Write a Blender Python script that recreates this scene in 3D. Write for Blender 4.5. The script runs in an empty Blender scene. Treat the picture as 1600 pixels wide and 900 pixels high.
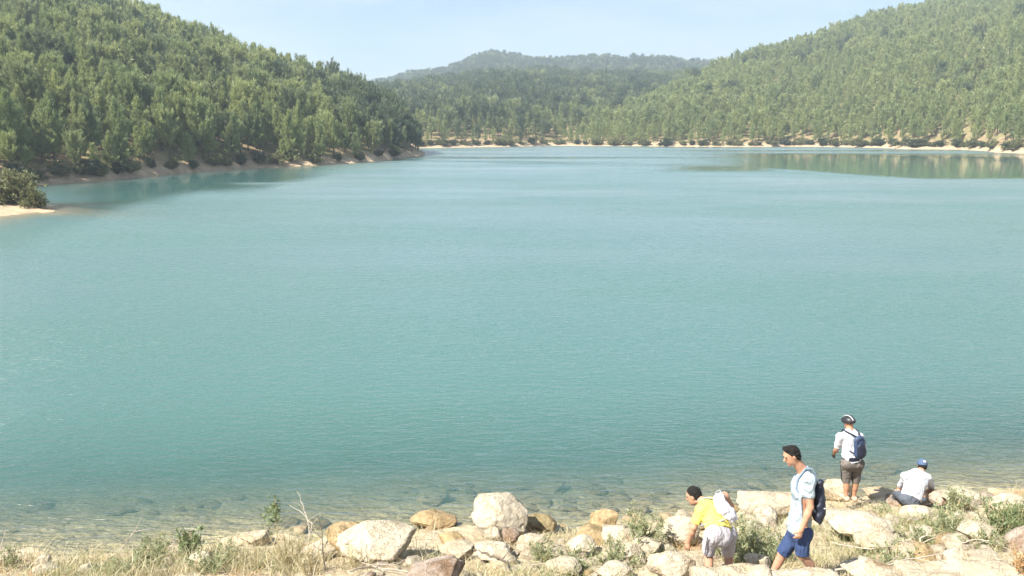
import bpy, math, random
import numpy as np
from mathutils import Vector, Matrix

# ------------------------------------------------------------------ camera, sky, sun, exposure
sc = bpy.context.scene
PITCH = math.radians(11.77)
CAM_Z = 7.5
cam_d = bpy.data.cameras.new('camera')
cam = bpy.data.objects.new('camera', cam_d)
sc.collection.objects.link(cam)
cam.location = (0, 0, CAM_Z)
cam.rotation_euler = (math.radians(90) - PITCH, 0, 0)
cam_d.sensor_width = 36.0
cam_d.lens = 27.0
cam_d.clip_start = 0.1
cam_d.clip_end = 20000
sc.camera = cam

SUN_ELEV = math.radians(50)
SUN_AZ = math.radians(-122)          # measured from +Y (view direction), negative = to the left
world = bpy.data.worlds.new('World')
sc.world = world
world.use_nodes = True
wn = world.node_tree
bg = wn.nodes['Background']
sky = wn.nodes.new('ShaderNodeTexSky')
sky.sky_type = 'NISHITA'
sky.sun_disc = False
sky.sun_elevation = SUN_ELEV
sky.sun_rotation = SUN_AZ
sky.altitude = 300
sky.air_density = 1.0
sky.dust_density = 0.7
sky.ozone_density = 3.0
wtc = wn.nodes.new('ShaderNodeTexCoord')
wmp = wn.nodes.new('ShaderNodeMapping')
wmp.inputs['Scale'].default_value = (1.2, 1.6, 4.5)
wmp.inputs['Rotation'].default_value = (0.15, 0.1, 0.5)
wnz = wn.nodes.new('ShaderNodeTexNoise')
wnz.inputs['Scale'].default_value = 1.6
wnz.inputs['Detail'].default_value = 6
wnz.inputs['Roughness'].default_value = 0.55
wrp = wn.nodes.new('ShaderNodeValToRGB')
wrp.color_ramp.elements[0].position = 0.38; wrp.color_ramp.elements[0].color = (0, 0, 0, 1)
wrp.color_ramp.elements[1].position = 0.74; wrp.color_ramp.elements[1].color = (0.7, 0.7, 0.7, 1)
wmx = wn.nodes.new('ShaderNodeMix'); wmx.data_type = 'RGBA'
wmx.inputs[7].default_value = (6.8, 7.0, 7.4, 1)
wn.links.new(wtc.outputs['Generated'], wmp.inputs['Vector'])
wn.links.new(wmp.outputs[0], wnz.inputs['Vector'])
wn.links.new(wnz.outputs['Fac'], wrp.inputs[0])
wn.links.new(wrp.outputs[0], wmx.inputs[0])
wn.links.new(sky.outputs[0], wmx.inputs[6])
wn.links.new(wmx.outputs[2], bg.inputs[0])
bg.inputs[1].default_value = 0.06

sun_d = bpy.data.lights.new('sun', 'SUN')
sun_d.energy = 4.6
sun_d.angle = math.radians(0.55)
sun_d.color = (1.0, 0.94, 0.84)
sun = bpy.data.objects.new('sun', sun_d)
sc.collection.objects.link(sun)
sdir = Vector((math.sin(SUN_AZ) * math.cos(SUN_ELEV), math.cos(SUN_AZ) * math.cos(SUN_ELEV), math.sin(SUN_ELEV)))
sun.rotation_euler = (-sdir).to_track_quat('-Z', 'Y').to_euler()
sun.location = sdir * 200

vs = sc.view_settings
vs.view_transform = 'Standard'
vs.look = 'None'
vs.gamma = 1.0
vs.use_curve_mapping = False
vs.exposure = 1.5
sc.cycles.max_bounces = 6
sc.cycles.diffuse_bounces = 3
sc.cycles.glossy_bounces = 2
sc.cycles.transparent_max_bounces = 8
sc.cycles.volume_bounces = 0
sc.cycles.use_adaptive_sampling = True
sc.cycles.adaptive_threshold = 0.02
sc.cycles.caustics_reflective = False
sc.cycles.caustics_refractive = False

# ------------------------------------------------------------------ general helpers
rng = np.random.default_rng(11)
random.seed(4)
COL = sc.collection
FPX = 1200.0
CP, SP = math.cos(PITCH), math.sin(PITCH)


def P(u, v, y):
    """the point at distance y in front of the camera seen at photo pixel (u, v)"""
    a, b = (u - 800) / FPX, -(v - 450) / FPX
    d = Vector((a, CP + b * SP, -SP + b * CP))
    k = y / d.y
    return Vector((d.x * k, y, CAM_Z + d.z * k))


def pz(v, z=0.0):
    b = -(v - 450) / FPX
    return (z - CAM_Z) / ((-SP + b * CP) / (CP + b * SP))


def hash3(ix, iy, iz, seed):
    h = (ix.astype(np.int64) * 374761393 + iy.astype(np.int64) * 668265263 + iz.astype(np.int64) * 2147483647 + seed * 974711) & 0xffffffff
    h = ((h ^ (h >> 13)) * 1274126177) & 0xffffffff
    h = (h ^ (h >> 16)) & 0xffffffff
    return h / 4294967295.0


def vnoise(x, y, z=None, seed=0):
    """smooth value noise in [-1, 1], vectorised"""
    x = np.asarray(x, float); y = np.asarray(y, float)
    z = np.zeros_like(x) if z is None else np.asarray(z, float)
    ix, iy, iz = np.floor(x), np.floor(y), np.floor(z)
    fx, fy, fz = x - ix, y - iy, z - iz
    fx, fy, fz = [f * f * (3 - 2 * f) for f in (fx, fy, fz)]
    r = 0
    for a in (0, 1):
        for b in (0, 1):
            for c in (0, 1):
                w = (fx if a else 1 - fx) * (fy if b else 1 - fy) * (fz if c else 1 - fz)
                r = r + w * hash3(ix + a, iy + b, iz + c, seed)
    return r * 2 - 1


def fbm(x, y, z=None, seed=0, octv=4):
    r, a, f = 0, 1.0, 1.0
    for o in range(octv):
        r = r + a * vnoise(x * f, y * f, None if z is None else z * f, seed + o * 17)
        a *= 0.5; f *= 2.03
    return r / 1.9


def new_mesh(name, verts, faces, mats=None, smooth=False):
    me = bpy.data.meshes.new(name)
    v = np.asarray(verts, np.float32)
    me.vertices.add(len(v))
    me.vertices.foreach_set('co', v.ravel())
    f = np.asarray(faces, np.int32)
    n, k = f.shape
    me.loops.add(n * k)
    me.loops.foreach_set('vertex_index', f.ravel())
    me.polygons.add(n)
    me.polygons.foreach_set('loop_start', np.arange(0, n * k, k, dtype=np.int32))
    me.polygons.foreach_set('loop_total', np.full(n, k, np.int32))
    if smooth:
        me.polygons.foreach_set('use_smooth', np.ones(n, bool))
    me.update(calc_edges=True)
    if mats is not None:
        me.materials.append(mats)
    return me


def link(name, data, parent=None, loc=None, label=None, cat=None, group=None, kind=None):
    o = bpy.data.objects.new(name, data)
    COL.objects.link(o)
    if parent is not None:
        o.parent = parent
    if loc is not None:
        o.location = loc
    tag(o, label, cat, group, kind)
    return o


def tag(o, label=None, cat=None, group=None, kind=None):
    for k, val in (('label', label), ('category', cat), ('group', group), ('kind', kind)):
        if val is not None:
            o[k] = val


def grid_faces(nr, nc):
    i = np.arange(nr * nc).reshape(nr, nc)
    return np.stack([i[:-1, :-1], i[:-1, 1:], i[1:, 1:], i[1:, :-1]], -1).reshape(-1, 4)


def tube(pts, radii, n=6, cap=True):
    """quads of a tapering tube through pts"""
    pts = np.asarray(pts, float); m = len(pts)
    radii = np.broadcast_to(np.asarray(radii, float), (m,))
    tan = np.gradient(pts, axis=0)
    tan /= np.linalg.norm(tan, axis=1)[:, None] + 1e-9
    ref = np.array([0.31, 0.83, 0.46])
    V = []
    for i in range(m):
        a = np.cross(tan[i], ref); a /= np.linalg.norm(a) + 1e-9
        b = np.cross(tan[i], a)
        th = np.arange(n) / n * 2 * np.pi
        V.append(pts[i] + radii[i] * (np.cos(th)[:, None] * a + np.sin(th)[:, None] * b))
    V = np.concatenate(V)
    F = []
    for i in range(m - 1):
        for j in range(n):
            F.append((i * n + j, i * n + (j + 1) % n, (i + 1) * n + (j + 1) % n, (i + 1) * n + j))
    return V, F


class Geo:
    """collects quads/triangles; triangles are stored as quads' sibling list"""
    def __init__(self):
        self.v, self.f, self.n = [], [], 0

    def add(self, V, F):
        V = np.asarray(V, float); F = np.asarray(F, int)
        self.v.append(V); self.f.append(F + self.n); self.n += len(V)

    def mesh(self, name, mat, smooth=False):
        V = np.concatenate(self.v)
        tri = [f for f in self.f if f.shape[1] == 3]
        quad = [f for f in self.f if f.shape[1] == 4]
        if quad and tri:
            q = np.concatenate(quad)
            tri.append(q[:, [0, 1, 2]]); tri.append(q[:, [0, 2, 3]])
            quad = []
        return new_mesh(name, V, np.concatenate(quad or tri), mat, smooth)


# ------------------------------------------------------------------ materials
def mat_new(name):
    m = bpy.data.materials.new(name)
    m.use_nodes = True
    nt = m.node_tree
    nt.nodes.clear()
    out = nt.nodes.new('ShaderNodeOutputMaterial')
    return m, nt, out


def N(nt, typ, **kw):
    n = nt.nodes.new(typ)
    for k, v in kw.items():
        setattr(n, k, v)
    return n


def ramp(nt, fac, stops, interp='LINEAR'):
    r = nt.nodes.new('ShaderNodeValToRGB')
    r.color_ramp.interpolation = interp
    els = r.color_ramp.elements
    while len(els) < len(stops):
        els.new(0.5)
    for e, (p, c) in zip(els, stops):
        e.position = p
        e.color = (c[0], c[1], c[2], 1)
    nt.links.new(fac, r.inputs[0])
    return r.outputs[0]


def noise(nt, vec, scale, detail=5, rough=0.6, dist=0.0):
    n = nt.nodes.new('ShaderNodeTexNoise')
    n.inputs['Scale'].default_value = scale
    n.inputs['Detail'].default_value = detail
    n.inputs['Roughness'].default_value = rough
    n.inputs['Distortion'].default_value = dist
    if vec is not None:
        nt.links.new(vec, n.inputs['Vector'])
    return n.outputs['Fac']


def mathn(nt, op, a, b=None, clamp=False):
    n = nt.nodes.new('ShaderNodeMath')
    n.operation = op
    n.use_clamp = clamp
    for i, x in enumerate((a, b)):
        if x is None:
            continue
        if isinstance(x, (int, float)):
            n.inputs[i].default_value = x
        else:
            nt.links.new(x, n.inputs[i])
    return n.outputs[0]


def mixc(nt, fac, a, b, typ='MIX'):
    n = nt.nodes.new('ShaderNodeMix')
    n.data_type = 'RGBA'
    n.blend_type = typ
    for s, x in ((0, fac), (6, a), (7, b)):
        if isinstance(x, (int, float)):
            n.inputs[s].default_value = x
        elif isinstance(x, tuple):
            n.inputs[s].default_value = (x[0], x[1], x[2], 1)
        else:
            nt.links.new(x, n.inputs[s])
    return n.outputs[2]


def bump(nt, h, strength=0.5, dist=0.02):
    b = nt.nodes.new('ShaderNodeBump')
    b.inputs['Strength'].default_value = strength
    b.inputs['Distance'].default_value = dist
    nt.links.new(h, b.inputs['Height'])
    return b.outputs[0]


def principled(nt, out, col, rough=0.8, normal=None, spec=0.3):
    p = nt.nodes.new('ShaderNodeBsdfPrincipled')
    if isinstance(col, tuple):
        p.inputs['Base Color'].default_value = (col[0], col[1], col[2], 1)
    else:
        nt.links.new(col, p.inputs['Base Color'])
    if isinstance(rough, (int, float)):
        p.inputs['Roughness'].default_value = rough
    else:
        nt.links.new(rough, p.inputs['Roughness'])
    p.inputs['Specular IOR Level'].default_value = spec
    if normal is not None:
        nt.links.new(normal, p.inputs['Normal'])
    nt.links.new(p.outputs[0], out.inputs[0])
    return p


def mat_plain(name, col, rough=0.8, var=0.15, scale=30.0, bstr=0.3, bdist=0.005, spec=0.25):
    m, nt, out = mat_new(name)
    tc = N(nt, 'ShaderNodeTexCoord')
    n1 = noise(nt, tc.outputs['Object'], scale)
    lo = tuple(c * (1 - var) for c in col); hi = tuple(min(1, c * (1 + var)) for c in col)
    c = ramp(nt, n1, [(0.3, lo), (0.7, hi)])
    principled(nt, out, c, rough, bump(nt, noise(nt, tc.outputs['Object'], scale * 1.7), bstr, bdist), spec)
    return m


def mat_foliage(name, dark, light, transl=0.35, per_island=False):
    m, nt, out = mat_new(name)
    if per_island:
        g = N(nt, 'ShaderNodeNewGeometry'); r = g.outputs['Random Per Island']
        c = ramp(nt, r, [(0.0, dark), (1.0, light)])
    else:
        oi = N(nt, 'ShaderNodeObjectInfo')
        g = N(nt, 'ShaderNodeNewGeometry')
        c0 = ramp(nt, oi.outputs['Random'], [(0.0, dark), (0.55, tuple((a + b) / 2 for a, b in zip(dark, light))), (1.0, light)])
        k = ramp(nt, g.outputs['Random Per Island'], [(0.0, (0.72, 0.74, 0.72)), (1.0, (1.25, 1.22, 1.12))])
        c = mixc(nt, 1.0, c0, k, 'MULTIPLY')
    d = N(nt, 'ShaderNodeBsdfDiffuse'); t = N(nt, 'ShaderNodeBsdfTranslucent')
    nt.links.new(c, d.inputs[0]); nt.links.new(c, t.inputs[0])
    gl = N(nt, 'ShaderNodeBsdfGlossy'); gl.inputs['Roughness'].default_value = 0.45
    gl.inputs[0].default_value = (0.6, 0.65, 0.6, 1)
    mx = N(nt, 'ShaderNodeMixShader'); mx.inputs[0].default_value = transl
    nt.links.new(d.outputs[0], mx.inputs[1]); nt.links.new(t.outputs[0], mx.inputs[2])
    mx2 = N(nt, 'ShaderNodeMixShader'); mx2.inputs[0].default_value = 0.05
    nt.links.new(mx.outputs[0], mx2.inputs[1]); nt.links.new(gl.outputs[0], mx2.inputs[2])
    nt.links.new(mx2.outputs[0], out.inputs[0])
    return m


def mat_cloth(name, col, rough=0.85, fold=0.05):
    m, nt, out = mat_new(name)
    tc = N(nt, 'ShaderNodeTexCoord')
    mp = N(nt, 'ShaderNodeMapping')
    mp.inputs['Rotation'].default_value = (0.5, 0.7, 0.3)
    mp.inputs['Scale'].default_value = (13, 6, 5)
    nt.links.new(tc.outputs['Object'], mp.inputs['Vector'])
    big = noise(nt, mp.outputs[0], 1.0, 4, 0.5, 1.2)
    fine = noise(nt, tc.outputs['Object'], 160.0, 2)
    c = ramp(nt, noise(nt, tc.outputs['Object'], 9.0, 4), [(0.3, tuple(x * 0.9 for x in col)), (0.7, tuple(min(1, x * 1.06) for x in col))])
    h = mathn(nt, 'ADD', big, mathn(nt, 'MULTIPLY', fine, 0.03))
    principled(nt, out, c, rough, bump(nt, h, 0.9, fold), 0.2)
    return m


M = {}
M['pine_pale'] = mat_foliage('pine_needles_pale', (0.26, 0.325, 0.14), (0.4, 0.44, 0.19), 0.5)
M['pine_mid'] = mat_foliage('pine_needles_mid', (0.2, 0.255, 0.125), (0.33, 0.37, 0.17), 0.5)
M['pine_dark'] = mat_foliage('pine_needles_dark', (0.085, 0.125, 0.075), (0.16, 0.2, 0.105), 0.45)
M['shrub'] = mat_foliage('shrub_leaves', (0.14, 0.16, 0.07), (0.25, 0.25, 0.12), 0.42)
M['shrub_dark'] = mat_foliage('shrub_leaves_dark', (0.06, 0.085, 0.05), (0.11, 0.13, 0.07), 0.4)
M['weed'] = mat_foliage('weed_leaves', (0.2, 0.24, 0.12), (0.4, 0.42, 0.24), 0.4, True)
M['weed_leafy'] = mat_foliage('weed_leaves_fresh', (0.13, 0.18, 0.075), (0.27, 0.32, 0.15), 0.4, True)
M['straw'] = mat_foliage('dry_straw', (0.36, 0.3, 0.17), (0.62, 0.55, 0.36), 0.25, True)
M['rust_straw'] = mat_foliage('rusty_dry_straw', (0.32, 0.17, 0.07), (0.6, 0.38, 0.19), 0.25, True)
M['grass_green'] = mat_foliage('thin_green_grass', (0.16, 0.2, 0.08), (0.36, 0.36, 0.17), 0.3, True)
M['bark'] = mat_plain('pine_bark', (0.13, 0.085, 0.06), 0.95, 0.35, 6.0, 0.6, 0.03)
M['dry_wood'] = mat_plain('weathered_dry_wood', (0.42, 0.36, 0.29), 0.9, 0.25, 25.0)
M['dark_wood'] = mat_plain('dark_dead_wood', (0.13, 0.105, 0.085), 0.9, 0.3, 25.0)
M['stem'] = mat_plain('pale_plant_stem', (0.42, 0.36, 0.2), 0.9, 0.2, 30.0)


def mat_rock(name, pale, mid, stain, wet=0.0, stain_amt=0.5, scale=3.0):
    m, nt, out = mat_new(name)
    tc = N(nt, 'ShaderNodeTexCoord')
    oi = N(nt, 'ShaderNodeObjectInfo')
    off = N(nt, 'ShaderNodeVectorMath', operation='ADD')
    comb = N(nt, 'ShaderNodeCombineXYZ')
    nt.links.new(mathn(nt, 'MULTIPLY', oi.outputs['Random'], 37.0), comb.inputs[0])
    nt.links.new(mathn(nt, 'MULTIPLY', oi.outputs['Random'], 91.0), comb.inputs[2])
    nt.links.new(tc.outputs['Object'], off.inputs[0]); nt.links.new(comb.outputs[0], off.inputs[1])
    vec = off.outputs[0]
    a = noise(nt, vec, scale, 8, 0.65, 0.4)
    c = ramp(nt, a, [(0.3, mid), (0.52, pale), (0.8, tuple(min(0.9, x * 1.1) for x in pale))])
    b = noise(nt, vec, scale * 0.55, 6, 0.7, 0.8)
    sm = ramp(nt, b, [(0.62 - 0.3 * stain_amt, (0, 0, 0)), (0.78 - 0.3 * stain_amt, (1, 1, 1))])
    c = mixc(nt, sm, c, stain)
    # pits and cracks
    vo = N(nt, 'ShaderNodeTexVoronoi', feature='DISTANCE_TO_EDGE')
    vo.inputs['Scale'].default_value = scale * 0.55
    vw = N(nt, 'ShaderNodeVectorMath', operation='ADD')
    nz = N(nt, 'ShaderNodeTexNoise'); nz.inputs['Scale'].default_value = scale * 2
    nt.links.new(vec, nz.inputs['Vector']); nt.links.new(vec, vw.inputs[0])
    nt.links.new(nz.outputs['Color'], vw.inputs[1]); nt.links.new(vw.outputs[0], vo.inputs['Vector'])
    cr = ramp(nt, vo.outputs['Distance'], [(0.0, (0.55, 0.5, 0.42)), (0.035, (1, 1, 1))])
    c = mixc(nt, 0.4, c, cr, 'MULTIPLY')
    sp = noise(nt, vec, scale * 14, 3, 0.7)
    spc = ramp(nt, sp, [(0.32, (0.72, 0.7, 0.66)), (0.5, (1, 1, 1))])
    c = mixc(nt, 0.5, c, spc, 'MULTIPLY')
    # waterline: brown algae stain, carried higher to put shade into the lower fronts
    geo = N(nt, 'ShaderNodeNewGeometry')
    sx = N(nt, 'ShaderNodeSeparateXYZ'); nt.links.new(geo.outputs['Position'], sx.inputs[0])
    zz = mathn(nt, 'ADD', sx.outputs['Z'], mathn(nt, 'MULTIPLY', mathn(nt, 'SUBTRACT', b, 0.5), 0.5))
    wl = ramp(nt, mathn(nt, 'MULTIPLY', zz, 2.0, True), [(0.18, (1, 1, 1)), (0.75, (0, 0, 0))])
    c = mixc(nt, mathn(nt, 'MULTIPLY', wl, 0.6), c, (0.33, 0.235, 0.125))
    h = mathn(nt, 'ADD', mathn(nt, 'MULTIPLY', a, 1.0), mathn(nt, 'MULTIPLY', noise(nt, vec, scale * 6, 6, 0.7), 0.35))
    rough = 0.9 - wet
    principled(nt, out, c, rough, bump(nt, mathn(nt, 'ADD', h, mathn(nt, 'MULTIPLY', mathn(nt, 'MINIMUM', vo.outputs['Distance'], 0.04), 4.0)), 0.8, 0.1), 0.25)
    return m


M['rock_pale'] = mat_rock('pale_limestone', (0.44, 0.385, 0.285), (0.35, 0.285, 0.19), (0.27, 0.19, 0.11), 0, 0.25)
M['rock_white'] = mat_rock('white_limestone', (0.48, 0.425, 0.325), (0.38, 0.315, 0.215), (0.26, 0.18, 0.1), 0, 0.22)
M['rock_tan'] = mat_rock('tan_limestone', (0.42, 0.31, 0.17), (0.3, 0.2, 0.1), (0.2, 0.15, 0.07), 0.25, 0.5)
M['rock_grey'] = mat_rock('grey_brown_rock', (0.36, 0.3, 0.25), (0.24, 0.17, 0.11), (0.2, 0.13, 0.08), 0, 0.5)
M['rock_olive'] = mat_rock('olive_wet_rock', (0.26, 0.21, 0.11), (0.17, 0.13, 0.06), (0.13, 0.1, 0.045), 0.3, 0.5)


def mat_terrain():
    m, nt, out = mat_new('hill_soil')
    tc = N(nt, 'ShaderNodeTexCoord')
    geo = N(nt, 'ShaderNodeNewGeometry')
    sx = N(nt, 'ShaderNodeSeparateXYZ'); nt.links.new(geo.outputs['Position'], sx.inputs[0])
    n1 = noise(nt, tc.outputs['Object'], 0.12, 8, 0.65)
    n2 = noise(nt, tc.outputs['Object'], 0.9, 6, 0.7)
    beach = ramp(nt, n2, [(0.3, (0.3, 0.22, 0.14)), (0.55, (0.45, 0.35, 0.235)), (0.75, (0.55, 0.46, 0.33))])
    litter = ramp(nt, n2, [(0.3, (0.16, 0.13, 0.075)), (0.5, (0.28, 0.21, 0.125)), (0.72, (0.38, 0.29, 0.18))])
    grassy = ramp(nt, n2, [(0.35, (0.13, 0.14, 0.06)), (0.7, (0.26, 0.23, 0.11))])
    litter = mixc(nt, ramp(nt, n1, [(0.45, (0, 0, 0)), (0.6, (1, 1, 1))]), litter, grassy)
    z = mathn(nt, 'ADD', sx.outputs['Z'], mathn(nt, 'MULTIPLY', mathn(nt, 'SUBTRACT', n1, 0.5), 2.4))
    f = ramp(nt, mathn(nt, 'MULTIPLY', z, 0.2, True), [(0.16, (0, 0, 0)), (0.42, (1, 1, 1))])
    c = mixc(nt, f, beach, litter)
    principled(nt, out, c, 0.95, bump(nt, mathn(nt, 'ADD', n2, n1), 0.7, 0.4), 0.1)
    return m


def mat_bank():
    m, nt, out = mat_new('bank_rubble_soil')
    tc = N(nt, 'ShaderNodeTexCoord')
    v = tc.outputs['Object']
    n1 = noise(nt, v, 1.1, 8, 0.7)
    n2 = noise(nt, v, 9.0, 6, 0.75)
    c = ramp(nt, n1, [(0.3, (0.4, 0.32, 0.21)), (0.5, (0.55, 0.47, 0.34)), (0.7, (0.62, 0.54, 0.41))])
    c2 = ramp(nt, n2, [(0.3, (0.5, 0.45, 0.36)), (0.55, (1, 1, 1))])
    c = mixc(nt, 0.75, c, c2, 'MULTIPLY')
    vo = N(nt, 'ShaderNodeTexVoronoi'); vo.inputs['Scale'].default_value = 6.0
    nt.links.new(v, vo.inputs['Vector'])
    c = mixc(nt, 0.25, c, ramp(nt, vo.outputs['Color'], [(0.0, (0.55, 0.46, 0.33)), (1.0, (1, 0.98, 0.92))]), 'MULTIPLY')
    geo = N(nt, 'ShaderNodeNewGeometry')
    sx = N(nt, 'ShaderNodeSeparateXYZ'); nt.links.new(geo.outputs['Position'], sx.inputs[0])
    wl = ramp(nt, mathn(nt, 'MULTIPLY', mathn(nt, 'ADD', sx.outputs['Z'], mathn(nt, 'MULTIPLY', n1, 0.3)), 2.0, True), [(0.3, (1, 1, 1)), (0.7, (0, 0, 0))])
    c = mixc(nt, mathn(nt, 'MULTIPLY', wl, 0.7), c, (0.54, 0.44, 0.29))
    h = mathn(nt, 'ADD', n2, mathn(nt, 'MULTIPLY', vo.outputs['Distance'], -0.8))
    principled(nt, out, c, 0.95, bump(nt, h, 0.9, 0.07), 0.1)
    return m


M['terrain'] = mat_terrain()
M['bank'] = mat_bank()

# ------------------------------------------------------------------ the land: hills round the lake
U2T = 1226.0


def interp(u, tab):
    t = np.array(tab, float)
    return np.interp(u, t[:, 0], t[:, 1])


LEFT = dict(
    shore=[(-1500, 60), (-900, 78), (-400, 88), (0, 99), (45, 104), (150, 112), (270, 133), (330, 140), (400, 150), (480, 158), (550, 170), (600, 186), (645, 208), (680, 222), (700, 232)],
    ridge_y=[(-1500, 300), (-900, 300), (0, 272), (240, 262), (400, 262), (500, 265), (575, 264), (645, 245), (700, 240)],
    ridge_z=[(-1500, 66), (-900, 60), (-300, 54), (0, 49), (130, 44), (240, 37), (330, 29.5), (400, 23), (500, 17), (575, 11.5), (620, 5.5), (645, 2.0), (672, -1.0), (700, -6)],
    beach=3.4, bh=1.5)
CENTRE = dict(
    shore=[(200, 300), (560, 292), (640, 296), (720, 306), (800, 318), (860, 338), (1000, 360), (1400, 380)],
    ridge_y=[(200, 640), (560, 640), (700, 680), (850, 740), (1000, 740), (1400, 740)],
    ridge_z=[(200, 12), (400, 22), (500, 28), (575, 31), (650, 37), (740, 44), (800, 47), (850, 48.5), (950, 48), (1050, 47), (1200, 48), (1400, 46)],
    beach=6.0, bh=1.2)
FAR = dict(
    shore=[(200, 700), (1400, 700)],
    ridge_y=[(200, 1150), (1400, 1150)],
    ridge_z=[(200, 20), (500, 50), (575, 62), (640, 79), (700, 88), (740, 99), (770, 106), (800, 106), (825, 102), (850, 101), (900, 99), (940, 101), (1040, 102), (1090, 97), (1200, 80), (1400, 60)],
    beach=1.0, bh=1.7)
RIGHT = dict(
    shore=[(800, 352), (850, 340), (950, 332), (1100, 322), (1180, 318), (1230, 326), (1300, 316), (1380, 300), (1420, 284), (1500, 278), (1545, 262), (1560, 246), (1600, 238), (1700, 215), (2000, 180), (2600, 150)],
    ridge_y=[(800, 356), (850, 362), (950, 410), (1000, 450), (1050, 490), (1100, 525), (1250, 570), (1400, 590), (1600, 610), (2000, 600), (2600, 500)],
    ridge_z=[(780, -4), (820, 0.5), (850, 2.0), (900, 4.5), (950, 8.5), (1000, 17), (1050, 28), (1100, 39), (1175, 51), (1250, 62.5), (1330, 73), (1400, 82), (1500, 94), (1600, 105), (1800, 128), (2000, 135), (2600, 140)],
    beach=10.0, bh=1.45)


def soft(a, lo, hi):
    t = np.clip((a - lo) / (hi - lo), 0, 1)
    return t * t * (3 - 2 * t)


def hill(T, x, y, seed):
    u = 800 + U2T * x / np.maximum(y, 1.0)
    wob = fbm(x * 0.045, y * 0.045, None, seed, 3) * (2.0 + T['beach'] * 0.12)
    ys = interp(u, T['shore']) + wob
    yr = interp(u, T['ridge_y'])
    zr = interp(u, T['ridge_z'])
    zr = zr * (1 + 0.05 * vnoise(x * 0.02, y * 0.005, None, seed + 5))
    L = np.maximum(yr - ys, 8.0)
    s = (y - ys) / L
    sc_ = np.clip(s, 0, 1)
    f = 0.55 * sc_ + 0.45 * np.sin(sc_ * np.pi / 2)
    d = np.maximum(y - ys, 0)
    beach = T['bh'] * (1 + 0.3 * vnoise(x * 0.09, y * 0.09, None, seed + 21)) * (1 - np.exp(-d / T['beach'])) * (0.5 + 0.65 * soft(u, 1150, 1560) if seed == 4 else 1.0)
    z = np.minimum(beach, np.maximum(zr, 0) + 0.6) + np.maximum(zr - 1.7, 0) * f
    z = np.where(zr < 1.7, np.minimum(z, zr), z)
    rough = fbm(x * 0.03, y * 0.03, None, seed + 9, 3)
    z = z + rough * np.clip(z - 1.5, 0, 14) * 0.16
    back = np.maximum(y - yr, 0)
    z = z - back * 0.22
    # left/right falloff is in ridge_z; below the shore the bed drops away
    z = np.where(s < 0, np.maximum((y - ys) * 0.16, -6.0), z)
    return z


# the near bank (dam face): waterline measured on the photograph
WL = []
for (u_, v_) in [(-600, 884), (-200, 876), (0, 868), (200, 862), (400, 846), (550, 838), (700, 832), (900, 828), (1050, 814), (1250, 796), (1400, 777), (1600, 766), (2000, 752), (2600, 735)]:
    p_ = P(u_, v_, pz(v_))
    WL.append((p_.x, p_.y))
WLA = np.array(WL)


def yw(x):
    return np.interp(x, WLA[:, 0], WLA[:, 1])


def bank_z(x, y, fine=True):
    x = np.asarray(x, float); y = np.asarray(y, float)
    d = yw(x) - y
    z = np.where(d > 0, 0.36 * d, 0.27 * d)
    z = np.where(z < -1.6, -1.6 + (z + 1.6) * 1.4, z)
    z = np.minimum(z, 5.1)
    if fine:
        z = z + 0.13 * fbm(x * 0.9, y * 0.9, None, 3, 3) + 0.045 * fbm(x * 4.0, y * 4.0, None, 8, 3)
    return np.maximum(z, -7.5)


def spit_z(x, y):
    """the small point of land with a bush at the left edge"""
    u = 800 + U2T * x / np.maximum(y, 1)
    k = np.clip((66 - u) / 60.0, -9, 1)
    yc = 73.0
    w = 3.5 + np.clip((40 - u) * 0.05, 0, 22)
    g = 1 - ((y - yc) / w) ** 2
    z = np.minimum(k * 0.5, g * 0.42) + np.clip((20 - u) * 0.004, 0, 2.5) * np.maximum(g, 0)
    return np.maximum(z + 0.12 * fbm(x * 0.5, y * 0.5, None, 31, 3), -6)


def land_z(x, y):
    x = np.asarray(x, float); y = np.asarray(y, float)
    z = np.maximum.reduce([hill(LEFT, x, y, 1), hill(CENTRE, x, y, 2), hill(FAR, x, y, 3), hill(RIGHT, x, y, 4), spit_z(x, y)])
    return np.maximum(z, -6.0)


# far terrain sheet: rows of growing distance, columns of constant bearing
ys_ = np.concatenate([np.geomspace(38, 420, 190), np.geomspace(424, 1700, 90)])
us_ = np.concatenate([np.linspace(-1500, -60, 50), np.linspace(-40, 1660, 230), np.linspace(1700, 2700, 40)])
UU, YY = np.meshgrid(us_, ys_)
XX = (UU - 800) / U2T * YY
ZZ = land_z(XX, YY)
me = new_mesh('terrain', np.stack([XX, YY, ZZ], -1).reshape(-1, 3), grid_faces(*XX.shape), M['terrain'], True)
terrain = link('terrain', me, kind='structure', label='bare tan shore and brown forest floor of the hills round the lake')

# near bank sheet
bx = np.linspace(-26, 30, 460)
by = np.concatenate([np.linspace(-14, 7.5, 40), np.linspace(7.6, 20, 150), np.linspace(20.3, 42, 40)])
BX, BY = np.meshgrid(bx, by)
BZ = bank_z(BX, BY)
me = new_mesh('bank', np.stack([BX, BY, BZ], -1).reshape(-1, 3), grid_faces(*BX.shape), M['bank'], True)
bank = link('ground', me, kind='structure', label='pale stony bank sloping down to the water in the foreground')

# ------------------------------------------------------------------ the water
wy = np.concatenate([np.arange(9.0, 24, 0.14), np.geomspace(24.2, 420, 210)])
wu = np.concatenate([np.linspace(-1500, -60, 40), np.linspace(-50, 1650, 300), np.linspace(1690, 2700, 30)])
WU, WY = np.meshgrid(wu, wy)
WX = (WU - 800) / U2T * WY
bed = np.maximum(bank_z(np.clip(WX, -26, 30), WY), np.where(WY > 40, land_z(WX, WY), -7))
depth = np.clip(-bed, 0, 6)
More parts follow.
